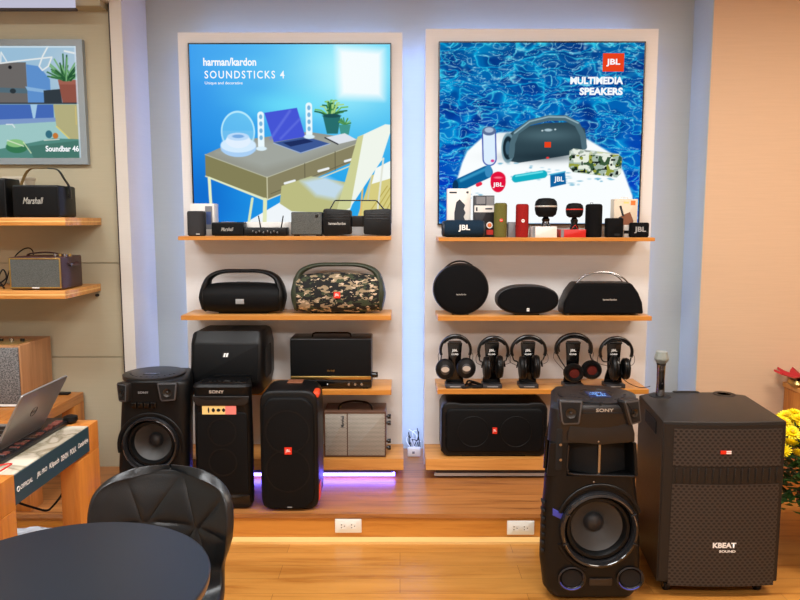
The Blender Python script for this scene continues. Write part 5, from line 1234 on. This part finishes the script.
# brown radio
x, w, h = nslot(8, 61, 257, Y-.02, ZB)
t = thing('retro_radio_speaker', 'brown leather radio speaker with grey cloth grille and gold frame', 'speaker', (x, Y-.02, ZB))
mat('maroon_leather', (62, 38, 38), .4, bump=.3, bscale=350); d = .24
MB().box(-w/2, w/2, 0, d, .004, h, .008).build('body', 'maroon_leather', t)
fr = MB(); e = .007
for q in ((-w/2+.004, w/2-.004, h-.012, h-.005), (-w/2+.004, w/2-.004, .01, .017), (-w/2+.004, -w/2+.011, .017, h-.012), (w/2-.011, w/2-.004, .017, h-.012)): fr.box(q[0], q[1], -.005, .001, q[2], q[3], .001)
fr.build('frame', 'brass', t, label='gold coloured frame')
MB().box(-w/2+.011, w/2-.011, -.003, .001, .017, h-.012).build('grille', 'salt_cloth', t, smooth=False)
MB().box(-.02, .02, -.0055, -.003, .011, .016).build('badge', 'white_print', t)
MB().tube([(-w*.36, d*.5, h), (-w*.3, d*.5, h+.012), (0, d*.5, h+.02), (w*.25, d*.5, h+.012), (w*.36, d*.5, h)], .004, n=8, sm=4, b=.015, nrm=(0, 1, 0)).build('handle', 'maroon_leather', t)
for k in range(4): MB().lathe([(.008, 0), (.008, .014), (.0001, .015)], (w*.36+.026*(k-1), d*.3, h), axis='z', n=14).build('knob', 'brass' if k % 2 else 'steel', t)
MB().tube([(w/2-.0, d*.3, h*.8), (w/2+.012, d*.35, h*.74), (w/2+.012, d*.65, h*.74), (w/2, d*.7, h*.8)], .004, n=8, sm=4, b=.012).build('side_strap', 'maroon_leather', t); MB().lathe([(.009, 0), (.009, .016), (.0001, .02)], (w/2, d*.35, h*.74), axis='x', n=14).build('strap_stud', 'steel', t)
p0 = at(14, 254, 3.85)
cable('looped_cable', 'thin black cable looping up behind the brown radio', [at(0, 286, 3.8), at(5, 284, 3.82), at(9, 272, 3.95), at(14, 258, 3.99), at(22, 250, 4.0), at(29, 248, 4.0), at(33, 252, 4.0), at(34, 262, 4.0)], .0035, 'black_rubber')
cable('looped_cable', 'coiled dark cables at the left edge of the lower niche shelf', [(at(-6, 280, 3.76).x, 3.76, ZB+.01), (at(2, 265, 3.8).x, 3.8, ZB+.10), (at(6, 270, 3.78).x, 3.78, ZB+.06), (at(0, 275, 3.75).x, 3.75, ZB+.03), (at(6, 283, 3.75).x, 3.73, ZB+.008), (at(-3, 277, 3.8).x, 3.8, ZB+.05), (at(-8, 268, 3.8).x, 3.8, ZB+.07)], .004, 'black_rubber')
# ================================================================== desk against the niche wall
XD = -1.875; ZD = .60
t = thing('console_table', 'wooden frame console table against the niche wall', 'table', (XD, 3.42, PZ))
H = ZD-PZ; DD = 4.06-3.42
MB().box(-1.3, 0, 0, DD, H-.055, H, .002).build('top', 'rail_wood', t)
for (x_, y_) in ((-.075, 0), (-.075, DD-.12), (-1.3, 0), (-1.3, DD-.12)): MB().box(x_, x_+.075, y_, y_+.12, 0, H-.056, .002).build('leg', 'post_wood', t)
# speaker with heather cloth
bx = at(23, 346, 3.75).x; H = at(20, 346, 3.72).z-ZD
t = thing('wooden_speaker', 'large oak veneered speaker with heather grey cloth front', 'speaker', (bx, 3.72, ZD))
MB().box(-.5, 0, 0, .33, 0, H, .003).build('cabinet', 'oak_veneer', t)
MB().box(-.49, -.008, -.014, 0, .02, H-.008, .004).build('grille', 'heather_fabric', t); MB().box(-.49, -.008, -.012, 0, .006, .018).build('bottom_trim', 'white_print', t)
mat('gold_plate', (190, 160, 100), .35, .7)
MB().box(-.45, -.03, .03, .2, H, H+.003).build('top_panel', 'gold_plate', t)
for k in range(4): MB().lathe([(.012, 0), (.012, .014), (.0001, .015)], (-.06-.06*k, .14, H+.003), axis='z', n=16).build('knob', 'steel' if k % 2 else 'black_gloss', t)
MB().box(-.42, -.32, .08, .15, H+.003, H+.006).build('control_plate', 'black_gloss', t)
t = thing('small_remote', 'little black remote on the back corner of the console table', 'remote', (at(66, 386, 4.0).x, 4.0, ZD)); MB().box(-.05, .02, -.02, .02, 0, .012, .004).build('body', 'black_plastic', t)
# ================================================================== marble display table
XT = -1.307; ZT = .75; Y0, Y1 = 2.06, 2.95
t = thing('display_table', 'wooden display table with marble top and dark lettered side board', 'table', (XT, Y0, 0))
def marble():
    m, nt, b = newmat('marble')
    tc = nt.nodes.new('ShaderNodeTexCoord'); n = nt.nodes.new('ShaderNodeTexNoise'); n.inputs['Scale'].default_value = 3.2; n.inputs['Detail'].default_value = 8; n.inputs['Distortion'].default_value = 1.8
    nt.links.new(tc.outputs['Object'], n.inputs['Vector'])
    r = nt.nodes.new('ShaderNodeValToRGB'); e = r.color_ramp.elements
    e[0].position = .44; e[0].color = RGB(214, 204, 182); e[1].position = .56; e[1].color = RGB(218, 208, 188); x = e.new(.5); x.color = RGB(160, 150, 126)
    nt.links.new(n.outputs['Fac'], r.inputs['Fac']); nt.links.new(r.outputs['Color'], b.inputs['Base Color']); b.inputs['Roughness'].default_value = .18; MATS['marble'] = m
marble()
L = Y1-Y0; ye = at(13, 475, 2.29).y-Y0; yf_ = L-.09
sq = .115
MB().box(-.9, 0, 0, ye, ZT-.12, ZT, .002).build('end_beam', 'post_wood', t); MB().box(-.9, 0, yf_, L, ZT-.12, ZT, .002).build('end_beam', 'post_wood', t)
MB().box(-.9, -.004, ye, yf_, ZT-.03, ZT-.001).build('marble_top', 'marble', t, smooth=False)
MB().box(-.9, -.004, ye, yf_, ZT-.11, ZT-.03).build('apron', 'post_wood', t, smooth=False)
mat('sign_teal', (40, 66, 76), .4); mat('sign_edge', (190, 180, 160), .5)
sg = MB().box(-.004, 0, ye, yf_, ZT-.108, ZT-.004).build('sign_board', 'sign_teal', t, smooth=False, label='dark teal board with white lettering')
ly = lambda q: ye+(yf_-ye)*q
for s_, q0, q1, hh in (('OFFICIAL', .06, .2, .016), ('JBL PRO', .25, .38, .022), ('Klipsch', .41, .54, .026), ('DENON', .57, .67, .022), ('POLK', .70, .79, .022), ('Cambridge', .82, .98, .026)):
    text(s_, (.0006, (ly(q0)+ly(q1))/2, ZT-.058), 0, ly(q1)-ly(q0), hh, 0, 'white_print', sg, ux=(0, 1, 0), uz=(0, 0, 1), bold=.02, shear=.2 if len(s_) > 5 else 0)
MB().tube([(.0008, ly(.035)+.008*math.cos(a), ZT-.058+.008*math.sin(a)) for a in np.linspace(0, 2*PI, 14, endpoint=False)], .0018, n=6, closed=True).build('emblem', 'white_print', sg)
for (x_, y_, l) in ((-.075, 0, ye), (-.9, 0, ye), (-.075, L-.2, .2), (-.9, L-.2, .2)): MB().box(x_, x_+.075, y_, y_+l, 0, ZT-.121, .002).build('leg', 'post_wood', t)
# laptop: screen faces the far side
t = thing('laptop', 'open silver laptop seen from behind its lid, on the marble table', 'laptop', (-1.46, 2.44, ZT+.018))
mat('laptop_silver', (150, 148, 146), .35, .6)
MB().prism(rrect(-.23, 0, 0, .345, .012), 0, .014, .003, axis='z').build('base', 'laptop_silver', t)
ang = math.atan2(.11, .205); lw = .232
def lid_t(v):
    a_, b_, c_ = v   # a: along height, b: along width, c: thickness
    return (a_*math.sin(ang)+c_*math.cos(ang), b_, .014+a_*math.cos(ang)-c_*math.sin(ang))
m_ = MB().prism(rrect(0, lw, 0, .345, .012), 0, .007, .002, axis='z'); m_.v = [lid_t(v) for v in m_.v]; lid = m_.build('lid', 'laptop_silver', t)
m_ = MB().prism(rrect(.012, lw-.01, .008, .337, .004), -.0008, .001, 0, axis='z'); m_.v = [lid_t(v) for v in m_.v]; m_.build('screen', 'black_gloss', lid)
lc = Vector(lid_t((lw*.5, .17, .0076)))
em = MB().tube([tuple(lc+Vector(lid_t((.02*math.cos(a), .02*math.sin(a), 0)))-Vector(lid_t((0, 0, 0)))) for a in np.linspace(0, 2*PI, 24, endpoint=False)], .0009, n=6, closed=True).build('emblem', 'dark_grey', lid)
hu = Vector(lid_t((1, 0, 0)))-Vector(lid_t((0, 0, 0)))
text('DELL', tuple(lc), 0, .03, .011, 0, 'dark_grey', lid, ux=(0, 1, 0), uz=tuple(hu), bold=.02)
for i in range(5): MB().box(-.2, -.07, .03+i*.056, .075+i*.056, .014, .0155).build('key_block', 'black_plastic', t)
# black tray with red printing under the computer
mat('tray_black', (20, 18, 20), .35)
t = thing('cable_tray', 'long black tray with reddish parts under the laptop edge', 'tray', (-1.485, 2.30, ZT))
MB().box(-.10, .085, 0, .62, 0, .018, .004).build('tray', 'tray_black', t)
pr = random.Random(9)
mat('copper_part', (128, 72, 62), .5)
for k in range(26): MB().box(.045+pr.uniform(-.01, .01), .068+pr.uniform(0, .008), .05+k*.02, .062+k*.02, .018, .021+pr.uniform(0, .004)).build('component', pr.choice(['copper_part', 'brown_leather', 'copper_part', 'dark_grey']), t)
t = thing('small_microphone', 'round black gadget at the far end of the marble table', 'gadget', (-1.40, 2.90, ZT))
MB().lathe([(.0001, 0), (.018, 0), (.03, .014), (.028, .03), (.012, .036), (.0001, .036)], axis='z', n=24).build('body', 'black_plastic', t)
MB().box(-.08, -.025, -.03, -.01, .0, .012, .003).build('plug', 'white_plastic', t)
cable('red_cable', 'short red cable looped on the marble table edge', [(-1.37, 2.2, ZT+.004), (-1.34, 2.3, ZT+.02), (-1.36, 2.37, ZT+.01), (-1.39, 2.33, ZT+.012), (-1.38, 2.22, ZT+.004)], .0028, 'print_red')
cable('power_cable', 'black cable hanging in a curve beneath the marble table', [at(69, 467, 3.1), at(66, 480, 3.1), at(62, 494, 3.08), at(52, 507, 3.05), at(46, 510.5, 3.0), at(35, 508, 2.95), at(22, 504, 2.9), at(13, 500, 2.85)], .005, 'black_rubber')
# white plastic sheet on floor under the table
mat('sheet_plastic', (196, 204, 214), .25, bump=.8, bscale=18)
rz_ = random.Random(11); ms = MB(); rings = []
for k, (zz_, f_) in enumerate(((0, .9), (.03, 1.0), (.06, .97), (.09, .85), (.11, .6), (.12, .25))):
    rings.append([(-1.70+f_*.36*math.cos(a)*(1+.12*math.sin(5*a+k)), 3.21+f_*.14*math.sin(a)*(1+.1*math.cos(4*a+k*2)), max(0, zz_+(.012*math.sin(7*a+k*1.7) if k else 0))) for a in np.linspace(0, 2*PI, 40, endpoint=False)])
o = ms.loft(rings).build('plastic_bag', 'sheet_plastic', angle=25)
tag(o, 'crumpled white plastic bag on the floor beneath the marble table', 'bag')
# ================================================================== round table and chair
mat('table_navy', (24, 30, 40), .3, bump=.1, bscale=300); mat('table_edge', (120, 96, 70), .5); mat('leather', (22, 25, 28), .3, bump=.25, bscale=420)
TX, TYY, TR = -.813, 1.5635, .354
t = thing('round_table', 'round dark table top in the near left corner', 'table', (TX, TYY, 0))
MB().lathe([(.0001, .75), (TR-.004, .75), (TR, .747), (TR, .742), (TR-.001, .741)], axis='z', n=96, cap=False).build('top', 'table_navy', t)
MB().lathe([(TR-.0008, .742), (TR-.0012, .728), (TR-.006, .724), (.0001, .724)], axis='z', n=96, cap=False).build('edge', 'table_edge', t)
MB().lathe([(.03, .02), (.03, .7), (.09, .715), (.09, .724)], axis='z', n=24).build('column', 'black_satin', t); MB().lathe([(.2, 0), (.2, .008), (.04, .022), (.0001, .022)], axis='z', n=40).build('foot', 'black_satin', t)
# leather shell chair
def chair_mesh():
    px2x = lambda px, py: at(px, py, 2.1).x
    CX = -.69
    # centreline, y depth; half width
    prof = [(-.36, .455, .155), (-.34, .475, .185), (-.25, .468, .205), (-.14, .455, .208), (-.06, .458, .2), (-.015, .49, .192), (.012, .54, .19), (.025, .60, .205), (.035, .66, .218), (.045, .72, .2225), (.055, .775, .216), (.063, .81, .198), (.067, .832, .168), (.07, .846, .12), (.0716, .8505, .075), (.072, .852, .035), (.072, .8522, .004)]
    # spline resample
    ZQ = lambda z: z if z < .47 else .47+(z-.47)*.93
    P = [Vector((a, ZQ(b), c)) for a, b, c in prof]; out = []
    for i in range(len(P)-1):
        p0 = P[max(i-1, 0)]; p1 = P[i]; p2 = P[i+1]; p3 = P[min(i+2, len(P)-1)]
        for k in range(7):
            q = k/7; out.append(.5*((2*p1)+(p2-p0)*q+(2*p0-5*p1+4*p2-p3)*q*q+(3*p1-p0-3*p2+p3)*q**3))
    out.append(P[-1])
    seams = [((-.13, .83), (-.075, .69)), ((.045, .845), (-.058, .69)), ((.05, .845), (.1, .68)), ((.20, .79), (.115, .68)), ((-.075, .69), (-.17, .83)) , ((.105, .68), (.24, .655)), ((-.065, .69), (-.24, .67)), ((-.065, .69), (.105, .68)), ((.105, .68), (.02, .56)), ((.105, .68), (.15, .56)), ((-.065, .69), (.02, .56)), ((-.065, .69), (-.14, .56))]
    seams = [s for s in seams if s != ((-.075, .69), (-.17, .83))]
    seams = [((a[0], ZQ(a[1])), (b[0], ZQ(b[1]))) for a, b in seams]
    n = 96; vs = []; back = []
    for io, o in enumerate(out):
        y, z, hw = o
        for j in range(n+1):
            u = -1+2*j/n; X = hw*u
            up = min(1, max(0, (z-.47)/.2))
            yy = y-(.10*up+.0)*abs(u)**2.4*(hw/.22)**1.5*.75; zz = z+(1-up)*.03*abs(u)**3 - .0
            d = 9
            for (x1, z1), (x2, z2) in seams:
                dx, dz = x2-x1, z2-z1; Lq = dx*dx+dz*dz; q = min(1, max(0, ((X-x1)*dx+(z-z1)*dz)/Lq)); d = min(d, math.hypot(X-x1-q*dx, z-z1-q*dz))
            e = 1-abs(u)
            puff = .0075*(1-math.exp(-(d/.008)**1.1))*up+.006*(1-up)
            puff *= min(1, e*6)*min(1, max(0, (len(out)-26-io)/24))
            vs.append((X, yy-puff, zz))
    m = n+1; fs = []
    for i in range(len(out)-1):
        for j in range(n): a = i*m+j; fs.append((a, a+1, a+m+1, a+m))
    return MB().add(vs, fs), CX, seams
cm, CX, seams = chair_mesh()
ch = thing('shell_chair', 'black quilted leather shell chair tucked behind the round table', 'chair', (at(166.5, 500, 2.1).x, 2.06, 0), -.06)
shl = cm.build('seat_shell', 'leather', ch, angle=80)
sm_ = shl.modifiers.new('s', 'SOLIDIFY'); sm_.thickness = .03; sm_.offset = 0
bv = shl.modifiers.new('b', 'SUBSURF'); bv.levels = 1; bv.render_levels = 1
MB().box(-.12, .12, -.3, -.04, .40, .43, .008).build('seat_frame', 'black_satin', ch)
for sx in (-1, 1):
    for y0, y1 in ((-.28, -.37), (-.06, .06)): MB().tube([(sx*.1, y0, .415), (sx*.15, (y0+y1)/2, .3), (sx*.21, y1, .005)], [.014, .013, .009], n=10, sm=3).build('leg', 'black_satin', ch)
# ================================================================== right corner: cabinet and flower pot
a0 = at(784, 383, 4.0)
XC = at(785, 390, 4.13).x; ZCb = at(790, 383, 4.1).z
t = thing('side_cabinet', 'brown wooden cabinet behind the yellow flowers', 'cabinet', (XC, 3.95, 0))
MB().box(0, .6, 0, .19, 0, ZCb-.03, .003).build('body', 'post_wood', t); MB().box(-.01, .61, -.012, .195, ZCb-.03, ZCb, .004).build('top', 'shelf_wood', t)
MB().box(.05, .3, -.012, 0, .05, ZCb-.07, .003).build('door', 'front_wood', t)
t = thing('red_ornament', 'dark red petal-shaped ornament on the wooden cabinet', 'ornament', (at(802, 383, 4.0).x, 4.02, ZCb))
mat('red_petal', (170, 20, 34), .5)
MB().lathe([(.05, 0), (.07, .02), (.06, .04), (.0001, .04)], axis='z', n=24).build('bowl', 'brass', t)
pm = MB()
for k in range(9):
    a = k*2*PI/9; rr_ = []
    for q, (r_, w_, z_) in enumerate(((.0, .01, .045), (.05, .03, .06), (.10, .025, .07), (.14, .004, .085))): rr_.append([(r_*math.cos(a)-v*w_*math.sin(a), r_*math.sin(a)+v*w_*math.cos(a), z_+hh-abs(v)*.006) for v, hh in ((-1, 0), (0, .006), (1, 0), (0, -.003))])
    pm.loft(rr_)
pm.build('petals', 'red_petal', t)
# chrysanthemums
PX, PYY = 2.09, 3.26
t = thing('flower_pot', 'terracotta pot of yellow chrysanthemums beside the trolley speaker', 'plant', (PX, PYY, 0))
mat('terracotta', (150, 72, 44), .6, bump=.3, bscale=60); mat('leaf_green', (58, 100, 44), .5, var=.35, bscale=30); mat('yellow_petal', (255, 228, 10), .5); mat('yellow_core', (214, 160, 10), .6); mat('stem_green', (70, 110, 50), .6)
MB().lathe([(.09, 0), (.135, .22), (.15, .23), (.15, .27), (.135, .27), (.13, .25), (.0001, .25)], axis='z', n=40).build('pot', 'terracotta', t)
rg = random.Random(4)
st = MB(); lf = MB()
for k in range(40):
    a = rg.uniform(0, 2*PI); r_ = .05+.22*rg.random()**.5; ze = .67-.15*(r_/.3)**2
    st.tube([(r_*.3*math.cos(a), r_*.3*math.sin(a), .24), (r_*.8*math.cos(a), r_*.8*math.sin(a), .45), (r_*math.cos(a), r_*math.sin(a), ze)], .004, n=5)
def leaf(c, a, tl, L, W):
    ca, sa = math.cos(a), math.sin(a); ct, s_ = math.cos(tl), math.sin(tl)
    pts = [(0, 0), (.18, .5), (.35, .35), (.5, .9), (.68, .45), (.8, .5), (1, 0)]
    out = [(p*L, q*W) for p, q in pts]+[(p*L, -q*W) for p, q in pts[-2:0:-1]]
    return [(c[0]+ca*ct*x-sa*y, c[1]+sa*ct*x+ca*y, c[2]+s_*x-abs(y)*.25) for x, y in out]
for k in range(900):
    a = rg.uniform(0, 2*PI); r_ = .3*rg.random()**.45; z = rg.uniform(.26, .62-.08*(r_/.3)**2)
    v = leaf((r_*math.cos(a), r_*math.sin(a), z), a+rg.uniform(-1, 1), rg.uniform(-.6, .7), rg.uniform(.05, .085), rg.uniform(.016, .026))
    lf.add(v, [(0, i, i+1) for i in range(1, len(v)-1)])
st.build('stems', 'stem_green', t); lf.build('leaves', 'leaf_green', t, smooth=False)
# one bloom, copied
def bloom():
    b = MB()
    for ring, (n_, L_, up) in enumerate(((16, .042, .15), (14, .034, .5), (10, .024, .95))):
        for k in range(n_):
            a = 2*PI*(k+.5*ring)/n_; ca, sa = math.cos(a), math.sin(a)
            secs = []
            for q, wq in ((.1, .25), (.5, 1), (.9, .9), (1, .3)):
                rr_ = L_*q*math.cos(up); zz_ = L_*q*math.sin(up)+.003*ring
                wd = .0048*wq
                secs.append([(rr_*ca-wd*sa, rr_*sa+wd*ca, zz_), (rr_*ca, rr_*sa, zz_-.0012), (rr_*ca+wd*sa, rr_*sa-wd*ca, zz_), (rr_*ca, rr_*sa, zz_+.001)])
            b.loft(secs)
    return b
fl = bloom().build('flower', 'yellow_petal', t); co = MB().lathe([(.009, .016), (.006, .02), (.0001, .021)], axis='z', n=10).build('flower_core', 'yellow_core', fl)
spots = []
tries = 0
while len(spots) < 90 and tries < 6000:
    tries += 1
    a = rg.uniform(0, 2*PI); r_ = .33*rg.random()**.5; z = .69-.15*(r_/.33)**2+rg.uniform(-.012, .015)
    p = Vector((r_*math.cos(a), r_*math.sin(a), z))
    if all((p-q).length > .047 for q in spots): spots.append(p)
for i, p in enumerate(spots):
    o = fl if i == 0 else fl.copy()
    if i: 
        COL.objects.link(o); o.parent = t; c2 = co.copy(); COL.objects.link(c2); c2.parent = o
    o.location = p; o.rotation_euler = (-p.y*2.2+rg.uniform(-.15, .15), p.x*2.2+rg.uniform(-.15, .15), rg.uniform(0, 6)); s_ = rg.uniform(.85, 1.1); o.scale = (s_, s_, s_)
# ================================================================== lights
def area(name, loc, sx, sy, power, col, rot=(0, 0, 0)):
    l = bpy.data.lights.new(name, 'AREA'); l.shape = 'RECTANGLE'; l.size = sx; l.size_y = sy; l.energy = power; l.color = col
    o = bpy.data.objects.new(name, l); COL.objects.link(o); o.location = loc; o.rotation_euler = rot; return o
glow('lamp_diffuser', (255, 250, 240), 3)
def ceil_light(x, y, sx, sy, p, col, lab):
    t = thing('ceiling_light', lab, 'ceiling light', (x, y, ZC-.03), group='ceiling panel lights behind the viewer')
    MB().box(-sx/2-.02, sx/2+.02, -sy/2-.02, sy/2+.02, .01, .0295, .002).build('frame', 'white_plastic', t)
    MB().box(-sx/2, sx/2, -sy/2, sy/2, .004, .01).build('diffuser', 'lamp_diffuser', t, smooth=False)
    area('ceiling_lamp', (x, y, ZC-.032), sx, sy, p, col)
ceil_light(-2.2, 2.2, 1.2, .6, 44, (.95, .98, 1), 'white rectangular ceiling panel light behind and above the viewer'); ceil_light(0, 2.2, 1.2, .6, 60, (.95, .98, 1), 'white rectangular ceiling panel light behind and above the viewer'); ceil_light(2.3, 2.4, 1.2, .6, 50, (1, .86, .72), 'white rectangular ceiling panel light behind and above the viewer')
ceil_light(-1.4, -.6, 1.2, .6, 64, (.95, .98, 1), 'white rectangular ceiling panel light behind and above the viewer'); ceil_light(1.4, -.6, 1.2, .6, 62, (.98, .96, .94), 'white rectangular ceiling panel light behind and above the viewer')
w_ = bpy.data.worlds.new('world'); SC.world = w_; w_.use_nodes = True; w_.node_tree.nodes['Background'].inputs[0].default_value = (.8, .85, 1, 1); w_.node_tree.nodes['Background'].inputs[1].default_value = .0
SC.view_settings.view_transform = 'Standard'; SC.view_settings.look = 'None'; SC.view_settings.gamma = 1; SC.view_settings.exposure = 0
SC.cycles.use_denoising = True; SC.cycles.max_bounces = 8
